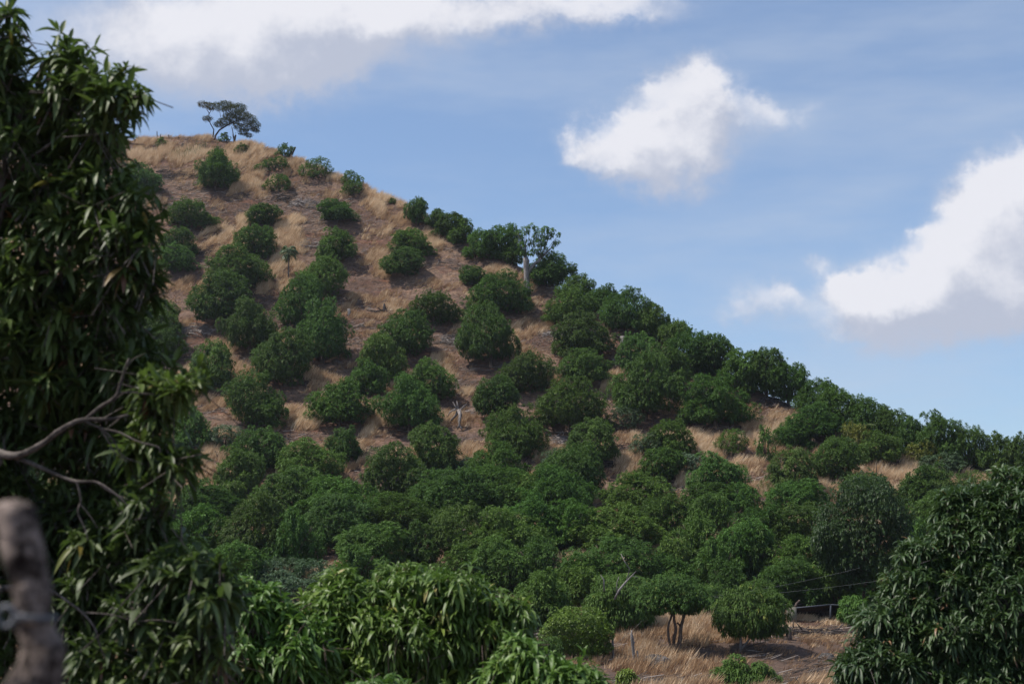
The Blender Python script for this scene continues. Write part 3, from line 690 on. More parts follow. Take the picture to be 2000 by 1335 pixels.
def dead(name, u0, v0, lines, mat, label, cat, group=None, part='trunk'):
    mb, c, s = px_tree(name, u0, v0, lines, M[mat]); o = mb.build(name, M[mat]); o.location = c
    tag(o, label, cat, group); return o
dead('dead_tree', 457, 278, [[(457,282,2.6),(458,270,2.4),(460,262,1.6)],[(457,272,1.6),(455,262,1.1),(453,250,.8),(451,244,.5)],[(456,270,1),(454,262,.9)]], 'char_wood', 'dark forked dead trunk standing right of the lone hilltop tree', 'dead tree')
dead('dead_tree', 566, 306, [[(566,312,2.6),(568,302,2.2),(573,293,1.8),(577,284,1.4)],[(565,308,1.8),(567,298,1.4),(568,288,1.1)]], 'char_wood', 'dark V shaped dead trunk leaning right on the upper skyline', 'dead tree')
for (u, v, h_, r, lab) in [(306,270,19,1.1,'tallest thin dark fence post at the left end of the hilltop'),(313,269,12,1.0,'short dark post just right of the tallest hilltop post'),(329,268,9,1.2,'leaning stubby post left of the hilltop grass crest'),
      (388,268,9,.8,'thin crooked stick on the skyline left of the lone tree'),(406,268,5,1.2,'low dark stub at the foot of the lone tree'),(348,268,4,2,'tiny dark stub on the summit grass'),(512,294,7,.6,'small thin post on the skyline between lone tree and V trunk'),
      (592,342,16,1.6,'twin dark stubs left of a skyline shrub'),(356,290,9,3,'squat black stump in the summit grass'),(752,403,8,1.2,'dark stub in grass at the upper right skyline'),(780,405,7,1,'small dark post on the skyline before the first tall ridge mango'),
      (1500,890,16,1.6,'brown post in pale grass beside the thin shrub'),(1712,940,34,1.0,'tall thin dark post in the right grass clearing'),(1722,936,14,1,'short leaning stick right of the tall thin clearing post'),
      (678,322,4,1,'tiny post hidden on the upper skyline')]:
    if u == 678: continue
    dead('fence_post', u, v, [[(u, v + 3, r), (u + .6, v - h_ * .5, r * .9), (u + rnd.uniform(-1.5, 2.5), v - h_, r * .6)]], 'char_wood', lab, 'post', 'posts and stubs on the hill')
# pale sawn trunks / stumps
dead('sawn_trunk', 1217, 690, [[(1217,698,6),(1217,680,5.2),(1217,668,5.2),(1217,657,6)]], 'pale_bark', 'grey sawn-off trunk standing on the slope near the right skyline', 'stump')
dead('tree_stump', 682, 618, [[(682,628,3.6),(682,614,3.4),(681,603,3.0)]], 'pale_bark', 'pale grey stump right of the mid slope mango column', 'stump')
dead('upturned_stump', 752, 612, [[(752,618,5),(751,604,4),(750,592,1.2)]]+[[(750,606,2,0),(750+dx*.5,608+dy*.4,1.4,-.3),(750+dx,606+dy,.5,-.5)] for dx,dy in ((-30,12),(-24,6),(-34,2),(-18,10),(16,8),(20,2),(12,12),(-12,-4),(8,-4))], 'char_wood', 'dark upturned stump with splayed roots on russet soil', 'stump')
dead('driftwood_stump', 898, 838, [[(896,802,4.5,0),(899,812,3.6,-.2),(897,824,3.2,-.4),(898,834,2.4,-.5),(893,840,1,-.6)],[(898,834,2,-.5),(903,842,1,-.6)],[(896,802,4,0),(890,812,2.5,.2),(880,822,1.6,.2)],
   [(896,802,2,0),(888,794,1.5,0),(884,786,.8)],[(897,802,2,0),(893,792,1.2),(892,784,.6)],[(898,803,1.6),(906,794,1),(912,790,.5)],[(890,800,2),(878,806,1.2),(874,816,.6)]], 'dead_wood', 'silver grey dead stump with curling limbs among central mangoes', 'stump')
dead('dead_branches', 1088, 770, [[(1086,782,3),(1090,770,3),(1094,756,2.2),(1090,748,1.4)],[(1084,776,2),(1078,768,1.4),(1074,760,.7)],[(1090,768,2),(1098,764,1.2),(1100,756,.6)]], 'grey_bark', 'small grey root stub between two central mangoes', 'stump')
dead('dead_log', 1490, 985, [[(1484,1005,2,-.4),(1490,992,3,0),(1494,980,3,0),(1508,972,2.4,0),(1524,965,1.6,.3),(1540,962,1,.4)]], 'char_wood', 'dark bent log leaning beneath a mango at right', 'log')

# white pollard tree on the ridge
mb, c, s = px_tree('x', 1031, 578, [
 [(1031,584,6.6),(1030,565,5.6),(1029,545,5.2),(1028,528,5.6),(1028,510,6.2),(1026,504,5)],
 [(1031,535,4),(1038,524,3.6),(1046,515,3.2),(1053,510,3.2),(1056,505,2.4)]], M['pale_bark'])
root = empty('pollard_tree', c); tag(root, 'pollarded tree with thick pale trunk and sprouting top on the ridge', 'tree'); mb.build('trunk', M['pale_bark'], root)
fb = [(1009,451,4,4),(1009,466,4,5),(1025,450,9,10),(1029,442,5,4),(1038,438,7,5),(1046,442,5,5),(1055,456,14,13),(1066,444,7,6),(1077,450,9,7),(1073,458,8,7),(1093,456,5,4),(1088,472,7,5),(1082,480,5,4),(1055,472,13,8),
      (1035,470,7,6),(1018,478,6,6),(1024,490,8,6),(1046,486,10,7),(1057,492,8,7),(1067,482,5,5),(1037,494,8,5),(1074,488,4,3),(1068,494,3,3)]
bl = [((u - 1031) * s, rnd.uniform(-.4, .4), (578 - v) * s, a * s, a * s, b * s) for (u, v, a, b) in fb]
mb = MB()
for (u, v, a, b) in fb:
    q0 = (1028, 505) if u < 1046 else (1054, 507)
    for j in range(2):
        du = rnd.uniform(-2, 2); mb.tube([((q0[0] - 1031 + du * 1.6) * s, 0, (578 - q0[1]) * s), (((q0[0] * .45 + u * .55) - 1031 + du) * s, rnd.uniform(-.2, .2), (578 - (q0[1] * .45 + v * .55)) * s), ((u - 1031 + du) * s, rnd.uniform(-.3, .3), (578 - v) * s)], [.035, .022, .010], 5)
mb.build('shoots', M['grey_bark'], root)
rg = np.random.RandomState(8); p_, d_ = shell_points(bl, 620, rg, None, 0.5); mb = MB()
rosettes(mb, p_, d_ + np.array([0, 0, .3]), 8, 0.27, 0.34, False, rg); mb.build('crown', M['hill_leaf'], root)

# small fan palm
mb, c, s = px_tree('x', 563, 552, [[(563,556,1.7),(563,530,1.3),(562,505,1.2),(563,488,1.6)]], M['grey_bark'])
root = empty('palm_tree', c); tag(root, 'small fan palm with thin straight trunk on the upper slope', 'palm'); mb.build('trunk', M['grey_bark'], root)
mb = MB(); top = Vector((0, 0, (552 - 490) * s))
def fan(mb, o, d, L, n=9, wr=.06):
    d = d.normalized(); side = d.cross(Vector((0, 0, 1))).normalized(); B = []; A = []
    for i in range(n):
        a = (i / (n - 1) - .5) * 2.0; v_ = d * math.cos(a) + side * math.sin(a); B.append(tuple(o + d * L * .35)); A.append(tuple(v_))
    leaves(mb, np.array(B), np.array(A), np.full(n, L * .75), np.full(n, L * wr * 2), np.full(n, .8), rs.rand(n) * .5, False)
for i in range(26):
    a = i * 2.4; e = rnd.uniform(-1.0, 1.0); d = Vector((math.cos(a) * math.cos(e), math.sin(a) * math.cos(e), math.sin(e)))
    mb.tube([top, top + d * .4], [.02, .012], 4); fan(mb, top, d, 1.25)
mb.build('fronds', M['palm_leaf'], root)

def frond(mb, o, d0, L, n=16, droop=.9, wleaf=.5, rg=rs):
    o = Vector(o); d = Vector(d0).normalized(); p = o.copy(); pts = [p.copy()]; dirs = [d.copy()]
    for i in range(n):
        p = p + d * (L / n); d = (d + Vector((0, 0, -1)) * droop / n).normalized(); pts.append(p.copy()); dirs.append(d.copy())
    mb.tube(pts, list(np.linspace(.03, .006, len(pts))), 4)
    B = []; A = []; LL = []
    for i in range(2, len(pts)):
        sd_ = dirs[i].cross(Vector((0, 0, 1))).normalized(); f = math.sin(math.pi * (i / len(pts)) ** .7) * .9 + .12
        for sg in (-1, 1): B.append(tuple(pts[i])); A.append(tuple(sd_ * sg + dirs[i] * .7 + Vector((0, 0, .1)))); LL.append(wleaf * f)
    leaves(mb, np.array(B), np.array(A), np.array(LL), np.full(len(B), .07), np.full(len(B), .7), rg.rand(len(B)), False, rg)
c = hit(1678, 862); s = mpp(c.y); root = empty('banana_palm', c); tag(root, 'pale fronded palm rising behind the yellow green shrub', 'palm')
mb = MB(); mb.tube([(0, 0, -.3), (0, 0, 1.1)], [.12, .09], 7); mb.build('trunk', M['bark'], root); mb = MB()
for (du, dv, dy) in ((2,52,.2),(22,40,-.3),(38,20,-.5),(-14,40,.5),(-34,22,-.6),(-40,6,.3),(36,8,.3),(10,16,-1)): frond(mb, (0, 0, 1.0), (du * s, dy, dv * s * .9), 2.5, 16, 1.0, .5)
mb.build('fronds', M['palm_leaf'], root)
c = hit(1984, 900); s = mpp(c.y); root = empty('spire_palm', c); tag(root, 'narrow dark spire shaped tree poking up at the right skyline', 'tree')
mb = MB(); mb.tube([(0, 0, -.3), (0, 0, 2.4)], [.06, .03], 6); mb.build('trunk', M['bark'], root)
rg = np.random.RandomState(2); zz = rg.uniform(.6, 2.7, 130); an = rg.uniform(0, 6.28, 130); rr = .26 * (2.9 - zz) / 2; p_ = np.stack([np.cos(an) * rr, np.sin(an) * rr, zz], 1)
mb = MB(); rosettes(mb, p_, p_ * np.array([1, 1, 0]) + np.array([0, 0, .1]), 6, .24, .26, False, rg); mb.build('crown', M['dark_leaf'], root)

# ------------------------------------------------------------------ individual trees at the hill's foot, given as pixel blobs
def blob_tree(name, u0, v0, blobs, lines, leafm, barkm, label, cat='tree', n=2000, L=.26, wr=.27, k=8, hi=False, depth=None, thick=1.0, seed=1, inner=.35, droop=(.5, 1.3), group=None, up=.45, zfun=None, tipstem=False, hang=0.0, tintf=None):
    c = hit(u0, v0) if depth is None else at(u0, v0, depth)
    if zfun is not None: c.z = zfun
    s = mpp(c.y); v_z0 = v0
    root = empty(name, c); tag(root, label, cat, group)
    base = at(u0, v0, c.y) if depth is None else at(u0, v0, depth)
    dz = base.z - c.z
    def loc(u, v, dy=0.0):
        q_ = at(u, v, c.y + dy); return (q_.x - c.x, q_.y - c.y, q_.z - c.z)
    bl = []
    for b in blobs:
        u, v, a, bb = b[:4]; dy = b[4] if len(b) > 4 else 0.0; th = b[5] if len(b) > 5 else a * s * thick
        sc = mpp(c.y + dy); l = loc(u, v, dy); bl.append((*l, a * sc, th, bb * sc))
    rg = np.random.RandomState(seed)
    src = bl
    if hi: src = [(b[0], b[1], b[2], b[3] * .86, b[4] * .86, b[5] * .86) for b in bl] + sub_blobs(bl, rg, .40, 1.25)
    p_, d_ = shell_points(src, n, rg, None, inner, rough=({55: .45, 54: .25}.get(seed, .3) if hi else .34), rsc=(2.2 if hi else 1.4)); d_ = nrm(d_ + np.array([0, 0, up]) + (.45 if hi else .25) * rg.randn(n, 3))
    cl = vnoise(p_[:, 0] * 1.7 / (L * 4) + 50, p_[:, 2] * 1.7 / (L * 4) + p_[:, 1] + 50)
    t0 = np.clip(cl * .62 + .38 * rg.rand(n) - .03, 0, 1)
    if seed == 55: t0 = np.clip(t0 + .42 * ((p_[:, 0] > loc(262, 800)[0]) & (p_[:, 2] < loc(0, 690)[2]) & (p_[:, 2] > loc(0, 960)[2])) * rg.uniform(.2, 1, n), 0, .93)
    hot = rg.rand(n) < .04; t0[hot] = np.clip(.90 + .12 * rg.rand(hot.sum()), 0, 1.0) * 1.12
    stray = rg.rand(n) < (.05 if hi else 0); p_ = p_ + d_ * (stray * rg.uniform(.06, .18, n))[:, None]
    mb = MB(); rosettes(mb, p_, d_, k, L, wr, hi, rg, tint0=t0, droop=droop, spread=(0.6, 1.95) if hi else (.9, 1.5), size=rg.uniform(.6, 1.15, n))
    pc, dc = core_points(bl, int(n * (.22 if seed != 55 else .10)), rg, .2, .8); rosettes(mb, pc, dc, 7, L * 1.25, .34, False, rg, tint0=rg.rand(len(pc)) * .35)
    mb.build('crown', M[leafm], root)
    mb = MB()
    for ln_ in lines:
        pts = [loc(u, v, q[0] if q else 0.0) for (u, v, r, *q) in ln_]
        if len(pts) > 2:      # smooth the polyline a little
            P_ = [Vector(a) for a in pts]; pts2 = []; rr2 = []; rr = [r for (u, v, r, *q) in ln_]
            for i in range(len(P_) - 1):
                p0 = P_[max(i - 1, 0)]; p1 = P_[i]; p2 = P_[i + 1]; p3 = P_[min(i + 2, len(P_) - 1)]
                for t_ in (0, .25, .5, .75):
                    pts2.append(.5 * ((2 * p1) + (p2 - p0) * t_ + (2 * p0 - 5 * p1 + 4 * p2 - p3) * t_ ** 2 + (3 * p1 - p0 - 3 * p2 + p3) * t_ ** 3)); rr2.append(rr[i] * (1 - t_) + rr[i + 1] * t_)
            pts2.append(P_[-1]); rr2.append(rr[-1]); mb.tube(pts2, [r * s * (.62 if hi else 1) for r in rr2], 9, bump=.2)
        else: mb.tube(pts, [r * s for (u, v, r, *q) in ln_], 8)
    if tipstem:
        sel = rg.choice(n, min(n, 1600), replace=False)
        for i in sel:
            a = Vector(p_[i]); dd = Vector(d_[i]); mb.tube([a - dd * L * 2.0 + Vector((0, 0, -.08)), a - dd * L * .2], [.005, .003], 4, cap=False)
    mb.build('trunk', M[barkm], root)
    return root

blob_tree('dark_tree', 1692, 1200, [(1690,965,60,38),(1640,1010,48,40,1),(1735,1010,48,45,-1),(1690,1030,70,45),(1620,1050,40,40,-.5),(1755,1060,34,40),(1700,1090,75,30,.5),(1640,1085,40,26),(1745,1105,30,22),(1665,1120,30,16)],
          [[(1692,1206,9),(1690,1165,8),(1690,1120,7),(1690,1060,4)],[(1691,1150,5),(1705,1120,4),(1730,1080,2)],[(1690,1120,4),(1660,1080,2.5),(1640,1040,1)]], 'dark_leaf', 'bark',
          'tall very dark broadleaf tree with bare lower trunk behind the shed', n=5200, L=.22, wr=.42, k=8, seed=31, inner=.5)
blob_tree('lime_tree', 1128, 1292, [(1128,1212,52,24),(1085,1232,28,20,.5),(1170,1228,32,20,-.5),(1130,1248,56,24),(1165,1262,28,14),(1100,1262,26,14,.6)],
          [[(1124,1296,3),(1118,1270,2.5),(1100,1235,1)],[(1126,1296,3),(1130,1265,2),(1140,1225,1)],[(1150,1294,2),(1160,1260,1.6),(1175,1235,1)],[(1130,1294,2),(1118,1262,1.5),(1120,1230,1)]], 'lime_leaf', 'bark',
          'bright yellow green spreading tree above the foreground canopy', n=3000, L=.14, wr=.5, k=8, seed=33, droop=(.1, .6))
blob_tree('flat_top_tree', 1318, 1278, [(1312,1140,44,22),(1275,1162,34,20,.6),(1350,1162,34,20,-.6),(1310,1172,56,20),(1345,1186,20,9),(1272,1186,24,10)],
          [[(1314,1284,3),(1308,1255,2.5),(1305,1225,2.3),(1312,1195,2),(1300,1165,1)],[(1318,1284,4),(1316,1250,3.2),(1320,1228,3),(1316,1200,2.2),(1322,1160,1)],[(1322,1280,5),(1328,1250,4),(1330,1225,3.4),(1338,1195,2.4),(1345,1160,1)],[(1330,1222,2),(1322,1215,1.6)]], 'hill_leaf', 'bark',
          'airy tree with three dark crooked stems on the pale grass', n=2400, L=.16, wr=.4, k=8, seed=35)
blob_tree('mango_tree', 1450, 1276, [(1468,1165,44,26),(1430,1190,32,24,.5),(1505,1190,36,30,-.5),(1460,1200,60,28),(1435,1222,26,16),(1510,1222,26,14),(1480,1232,30,10)],
          [[(1442,1280,3),(1447,1262,2.6),(1446,1240,2.2),(1440,1210,1)],[(1443,1272,2),(1460,1252,1.8),(1472,1230,1.4),(1480,1200,.8)]], 'hill_leaf', 'pale_bark',
          'round mango tree with two pale slanting stems left of the shed', n=1500, L=.27, seed=36)
for args in [(1255,1222,[(1255,1190,30,20),(1235,1205,24,16)],'small shaded mango tree left of the crooked stemmed tree',49),(1385,1215,[(1385,1168,26,28),(1390,1192,30,20)],'mango tree behind the gap between crooked stems and pale forked trunk',50),(1050,1222,[(1048,1172,34,22),(1020,1192,26,20),(1075,1195,26,18),(1050,1200,40,18)],'small mango tree at the left edge of the lime green tree',41),
             (1205,1235,[(1215,1150,46,26),(1180,1180,36,28),(1245,1175,34,26),(1215,1198,56,26),(1180,1212,30,14)],'mango tree with a grey dead branch rising from its crown',42),
             (1060,1330,[(1062,1270,34,24),(1040,1290,24,20),(1080,1295,26,20)],'shaded round mango tree just below the lime green tree',43),
             (1432,1345,[(1438,1308,22,26),(1420,1325,30,22),(1485,1312,20,22),(1465,1328,34,20),(1505,1328,18,14)],'young bright mango tree at the bottom edge on the dry bank',44),
             (1668,1222,[(1668,1184,24,20),(1668,1202,27,16)],'small rounded shrub standing against the shed',45),
             (1225,1340,[(1222,1322,16,14),(1235,1330,14,12)],'small pale green bush at the bottom edge under the crooked post',46),
             (1580,1180,[(1560,1125,44,26),(1600,1140,44,26),(1570,1155,50,20)],'pale topped mango tree directly above the shed roof',47),
             (1850,1010,[(1850,955,44,30),(1900,950,44,28),(1860,985,50,24)],'mango tree behind the right foreground mango, at its top',48)]:
    u, v, bl_, lab, sd_ = args
    blob_tree('mango_tree', u, v, bl_, [[(u, v + 4, 3), (bl_[0][0], bl_[0][1], 1.4)]], 'lime_leaf' if sd_ == 46 else 'hill_leaf', 'bark', lab, n=int(sum(b[2] * b[3] for b in bl_) * .34) + 80, L=.27, seed=sd_, k=9)
dead('dead_branch', 1205, 1242, [[(1195,1175,2,-2.4),(1204,1158,2,-2.4),(1218,1142,1.8,-2.4),(1228,1132,1.2,-2.4),(1236,1124,.6,-2.4)],[(1218,1142,1.2,-2.4),(1224,1120,1,-2.4),(1216,1108,.8,-2.4),(1208,1092,.5,-2.4)],[(1200,1165,1.2,-2.4),(1200,1145,1,-2.4),(1204,1134,.5,-2.4)],[(1176,1160,1.6,-2.4),(1176,1140,1.2,-2.4),(1170,1130,.6,-2.4)],[(1228,1132,.8,-2.4),(1240,1136,.5,-2.4)]],
     'pale_bark', 'bare silver dead branch sticking out of the lower orchard', 'dead branch')

# banana plant behind the shed
c = hit(1614, 1185); root = empty('banana_plant', c); tag(root, 'pale young banana plant with one upright leaf behind the shed', 'plant'); mb = MB()
s = mpp(c.y)
mb.tube([(0, 0, -.2), (0, 0, 1.2)], [.07, .05], 6); mb.build('stem', M['lime_leaf'], root); mb = MB()
leaves(mb, np.array([(0, 0, .9), (0, 0, .9), (0, 0, .9), (0, 0, .8)]), np.array([(.05, 0, 1), (-.55, 0, .8), (.9, -.1, .7), (-.3, -.6, .5)]), np.array([1.5, 1.3, 1.4, 1.]), np.array([.30, .2, .22, .2]), np.array([.05, .1, .3, .5]), np.array([.9, .7, .6, .4]), True)
mb.build('leaf', M['lime_leaf'], root)

# ------------------------------------------------------------------ shed
c = hit(1600, 1214); s = mpp(c.y); gy = c.y
def sp(u, v, dy=0.0): q_ = at(u, v, gy + dy); return Vector((q_.x - c.x, q_.y - c.y, q_.z - c.z))
root = empty('shed', c); tag(root, 'low open shed with grey sheet roof on the dry bank', 'shed')
ra, rb_, rc_, rd_ = sp(1549, 1187), sp(1622, 1180), sp(1688, 1184, 1.0), None
mb = MB()
def sheet(mb, a, b, c_, d_, n=26, th=.03, amp=.035):
    V = []; F = []
    for i in range(n + 1):
        f = i / n; o = Vector((0, 0, amp * (1 if i % 2 else -1)))
        p1 = a.lerp(b, f) + o; p2 = d_.lerp(c_, f) + o
        V += [tuple(p1), tuple(p2), tuple(p1 + Vector((0, 0, th))), tuple(p2 + Vector((0, 0, th)))]
    for i in range(n):
        k = i * 4; F += [(k, k + 1, k + 5, k + 4), (k + 2, k + 6, k + 7, k + 3), (k, k + 4, k + 6, k + 2), (k + 1, k + 3, k + 7, k + 5)]
    mb.add(V, None, F)
bk = Vector((0.3, 4.2, -.80))
sheet(mb, ra, rb_, rb_ + bk, ra + bk); sheet(mb, rb_ + Vector((.02, 0, 0)), rc_, rc_ + bk, rb_ + bk + Vector((.02, 0, 0)), 22); mb.build('roof', M['rust'], root, smooth=False)
mb = MB(); mb.tube([ra + Vector((0, -.03, 0)), rb_ + Vector((0, -.03, 0))], [.04, .04], 5); mb.tube([rb_ + Vector((0, -.03, 0)), rc_ + Vector((0, -.03, 0))], [.035, .035], 5); mb.build('roof_edge', M['metal'], root)
for (u, v0_, v1_, dy, r) in ((1622, 1216, 1181, -.02, .055), (1551, 1212, 1188, 0, .05), (1686, 1222, 1185, .95, .05)):
    mb = MB(); mb.tube([sp(u, v0_, dy), sp(u, v1_, dy)], [r, r], 8); mb.build('post', M['metal'], root)
mb = MB(); mb.box(sp(1619, 1207, 1.5), (4.3, .08, .72)); mb.build('shade_panel', M['char_wood'], root, smooth=False)  # dark panel added midway under the roof, its colour standing in for interior shade
mb = MB(); mb.box(sp(1546, 1200, .5), (.36, 1.2, .9)); mb.build('end_wall', M['wall'], root, smooth=False)
mb = MB()
for i in range(9):
    a = sp(1560 + rnd.random() * 40, 1206 + rnd.random() * 5, .8 + rnd.random()); mb.tube([a, a + Vector((1.4 + rnd.random(), .1, rnd.uniform(-.1, .15)))], [.035, .03], 5)
pl = mb.build('timber_pile', M['dead_wood']); pl.location = c; tag(pl, 'stacked poles lying in the shade under the shed roof', 'timber pile')
mb = MB(); mb.tube([sp(1553, 1187, 1.2), sp(1556, 1178, 1.2), sp(1562, 1171, 1.2)], [.09, .08, .05], 7); o = mb.build('tree_stump', M['bark']); o.location = c; tag(o, 'reddish brown trunk rising behind the left end of the shed', 'trunk')
# cables
def cable(pts, label, r=.005):
    mb = MB(); P_ = [at(*q_) for q_ in pts]; mb.tube(P_, [r] * len(P_), 5); tag(mb.build('cable', M['cable']), label, 'cable', 'cables over the orchard')
def sagline(a, b, sag, n=14): return [(a[0] + (b[0] - a[0]) * t_, a[1] + (b[1] - a[1]) * t_ + sag * 4 * t_ * (1 - t_), a[2] + (b[2] - a[2]) * t_) for t_ in [i / n for i in range(n + 1)]]
cable(sagline((1358,1168,78), (1680,1108,76), 6), 'upper thin pale cable sloping up behind the shed')
cable(sagline((1358,1168,78), (1725,1132,76), 5), 'lower thin pale cable just above the shed')
cable(sagline((1280,1188,74), (1160,1290,72), 3), 'thin cable slanting down to the left beside the lime green tree')
# boulders
def boulder(u, v, a, b, label, seed):
    c = hit(u, v + b * .7); s = mpp(c.y); n1_, n2_ = 28, 18; rg = np.random.RandomState(seed); ph = rg.uniform(0, 50, 3)
    V = []; 
    for j in range(n2_ + 1):
        th = math.pi * j / n2_
        for i in range(n1_):
            ph_ = 2 * math.pi * i / n1_; d = np.array([math.sin(th) * math.cos(ph_), math.sin(th) * math.sin(ph_), math.cos(th)])
            f = .75 + .5 * float(fbm(np.array([d[0] * 1.6 + ph[0]]), np.array([d[2] * 1.6 + d[1] * 1.3 + ph[1]]), 4)[0])
            V.append((d[0] * a * s * f, d[1] * a * s * .8 * f, d[2] * b * s * f))
    F = [(j * n1_ + i, (j + 1) * n1_ + i, (j + 1) * n1_ + (i + 1) % n1_, j * n1_ + (i + 1) % n1_) for j in range(n2_) for i in range(n1_)]
    mb = MB(); mb.add(V, None, F); o = mb.build('boulder', M['rock']); o.location = c; tag(o, label, 'boulder')
boulder(1282, 1286, 30, 20, 'large dark lichen spotted boulder below the crooked stems', 3); boulder(1614, 1278, 15, 11, 'small grey boulder on the dry bank below the shed', 5); boulder(1247, 1252, 13, 7, 'low dark rock beside the crooked pale post', 9)
dead('crooked_post', 1236, 1292, [[(1237,1298,3.2),(1238,1280,2.8),(1236,1262,2.8),(1235,1248,3.4),(1234,1240,2.0),(1235,1234,1)],[(1236,1262,2),(1240,1255,1.2)]], 'pale_bark', 'pale crooked fence post on the dark bank right of the lime tree', 'post')
dead('crooked_post', 1246, 1294, [[(1246,1300,2),(1246,1285,1.8),(1245,1274,1.4)]], 'pale_bark', 'short pale post right of the crooked one', 'post')
dead('crooked_post', 1198, 1286, [[(1198,1292,3),(1197,1270,2.6),(1197,1250,2.2)]], 'dead_wood', 'brown upright post at the right edge of the lime tree', 'post')
dead('dead_stump', 1540, 1248, [[(1541,1256,6),(1542,1240,4.5),(1544,1230,2.4),(1546,1224,1)],[(1540,1244,3.4),(1537,1232,2.6),(1535,1222,1)],[(1542,1250,3),(1556,1252,1.4)],[(1538,1250,3),(1520,1252,2),(1500,1248,1.4),(1488,1254,.8)]], 'char_wood', 'grey black broken stump with a long fallen limb on the bank', 'stump')
dead('dead_sapling', 500, 1150, [[(499,1145,2),(499,1120,1.6),(495,1105,.8)],[(499,1122,1),(505,1108,.5)],[(499,1125,1),(490,1104,.5)]], 'bark', 'reddish dead sapling behind the foreground mango at left', 'dead plant')

# green weeds on the summit
mb = MB(); rg = np.random.RandomState(12)
for (u, v, n_) in ((375,300,90),(393,292,70),(385,305,60),(345,305,50),(362,310,60)):
    c = hit(u, v); B = np.array(c) + rg.randn(n_, 3) * np.array([.5, .5, 0]); B[:, 2] = gz(B[:, 0], B[:, 1])
    leaves(mb, B, np.stack([rg.randn(n_) * .25, rg.randn(n_) * .25, np.ones(n_)], 1), rg.uniform(.6, 1.2, n_), np.full(n_, .05), np.zeros(n_), rg.rand(n_), False, rg)
tag(mb.build('green_weeds', M['green_grass'], smooth=False), 'thin green weeds standing in the dry summit grass', 'weeds', kind='stuff')

# ------------------------------------------------------------------ foreground mango trees
GZ = lambda x, y: float(gz(x, y))
# (1) fresh green mango at bottom centre
blob_tree('mango_tree', 800, 1900, [(690,1210,95,85,0),(830,1180,100,80,.2),(930,1230,90,85,0),(760,1260,130,100,.3),(900,1300,130,90,.2),(620,1270,70,80,-.3),(990,1300,60,80,-.1),(1000,1235,32,36,.1),(800,1140,60,35,.4),(680,1150,50,35,.2),(920,1165,50,35,.3),(640,1350,120,60,-.4),(960,1390,120,60,0)],
          [[(800,2080,24),(805,1700,20),(800,1450,16),(790,1330,10),(800,1220,4)],[(800,1450,10),(900,1330,7),(930,1240,3)],[(800,1450,10),(690,1330,7),(680,1240,3)],[(795,1350,6),(850,1270,4),(840,1200,2)]],
          'fresh_leaf', 'bark', 'bright green domed mango canopy filling the bottom centre foreground', n=2500, L=.25, wr=.18, k=10, hi=True, depth=17, seed=51, inner=.25, tipstem=True, up=.9, droop=(.3, 1.2))
# (2) lower left small crown
blob_tree('mango_tree', 470, 1900, [(480,1200,60,60),(430,1240,80,70,.2),(520,1230,50,50),(470,1290,110,70),(560,1290,60,50,-.3),(540,1205,32,26),(585,1240,40,36,-.1)],
          [[(470,2080,20),(472,1600,16),(475,1300,8),(480,1220,3)]], 'fresh_leaf', 'bark', 'mango crown between the dark left tree and the domed centre mango', n=950, L=.235, wr=.20, k=10, hi=True, depth=16, seed=52, inner=.25, tipstem=True, up=.9, droop=(.3, 1.2))
# (3) sprigs at the bottom edge
blob_tree('mango_tree', 1090, 1900, [(1010,1300,50,40),(1060,1318,70,36),(1140,1330,50,26),(700,1350,30,20,-1),(720,1350,90,20,-1),(1000,1360,90,40)],
          [[(1090,2080,16),(1088,1600,12),(1080,1340,4)]], 'fresh_leaf', 'bark', 'low mango sprigs at the bottom edge right of the domed mango', n=430, L=.225, wr=.20, k=10, hi=True, depth=15, seed=53, inner=.2, tipstem=True, up=.9, droop=(.3, 1.2))
# (4) olive mango at right
blob_tree('mango_tree', 1950, 1800, [(1930,1000,80,60,.4),(1990,980,80,60,.5),(1875,1065,60,50,.1),(1940,1100,110,80,.2),(1830,1130,55,45,-.1),(1790,1195,55,40,-.2),(1860,1210,100,80,-.1),(1960,1230,120,100,0),(1720,1290,60,38,-.4),(1790,1310,90,50,-.3),(1900,1330,120,80,-.2),(1670,1325,40,28,-.4),(1795,1085,46,36,0),(1865,1000,42,34,.2),(1765,1150,42,36,-.1),(1715,1215,40,34,-.2),(1850,1150,70,70,.1),(1900,1060,70,60,.2),(1820,1250,90,60,-.1),(1760,1240,60,50,-.2),(1700,1310,60,40,-.3),(1960,1320,120,80,-.1),(2060,1100,100,140,.2),(1900,975,35,24,.4)],
          [[(1950,2000,26),(1950,1600,22),(1945,1350,16),(1935,1200,9),(1930,1060,4)],[(1945,1350,10),(1860,1260,6),(1810,1170,3)],[(1945,1360,8),(1840,1320,5),(1740,1290,3)],[(1940,1260,7),(1990,1120,4)]],
          'olive_leaf', 'grey_bark', 'dark olive mango tree with dense drooping leaves filling the lower right corner', n=5600, L=.225, wr=.18, k=10, hi=True, depth=22, seed=54, inner=.25, tipstem=True, up=.8, droop=(.15, 1.0))
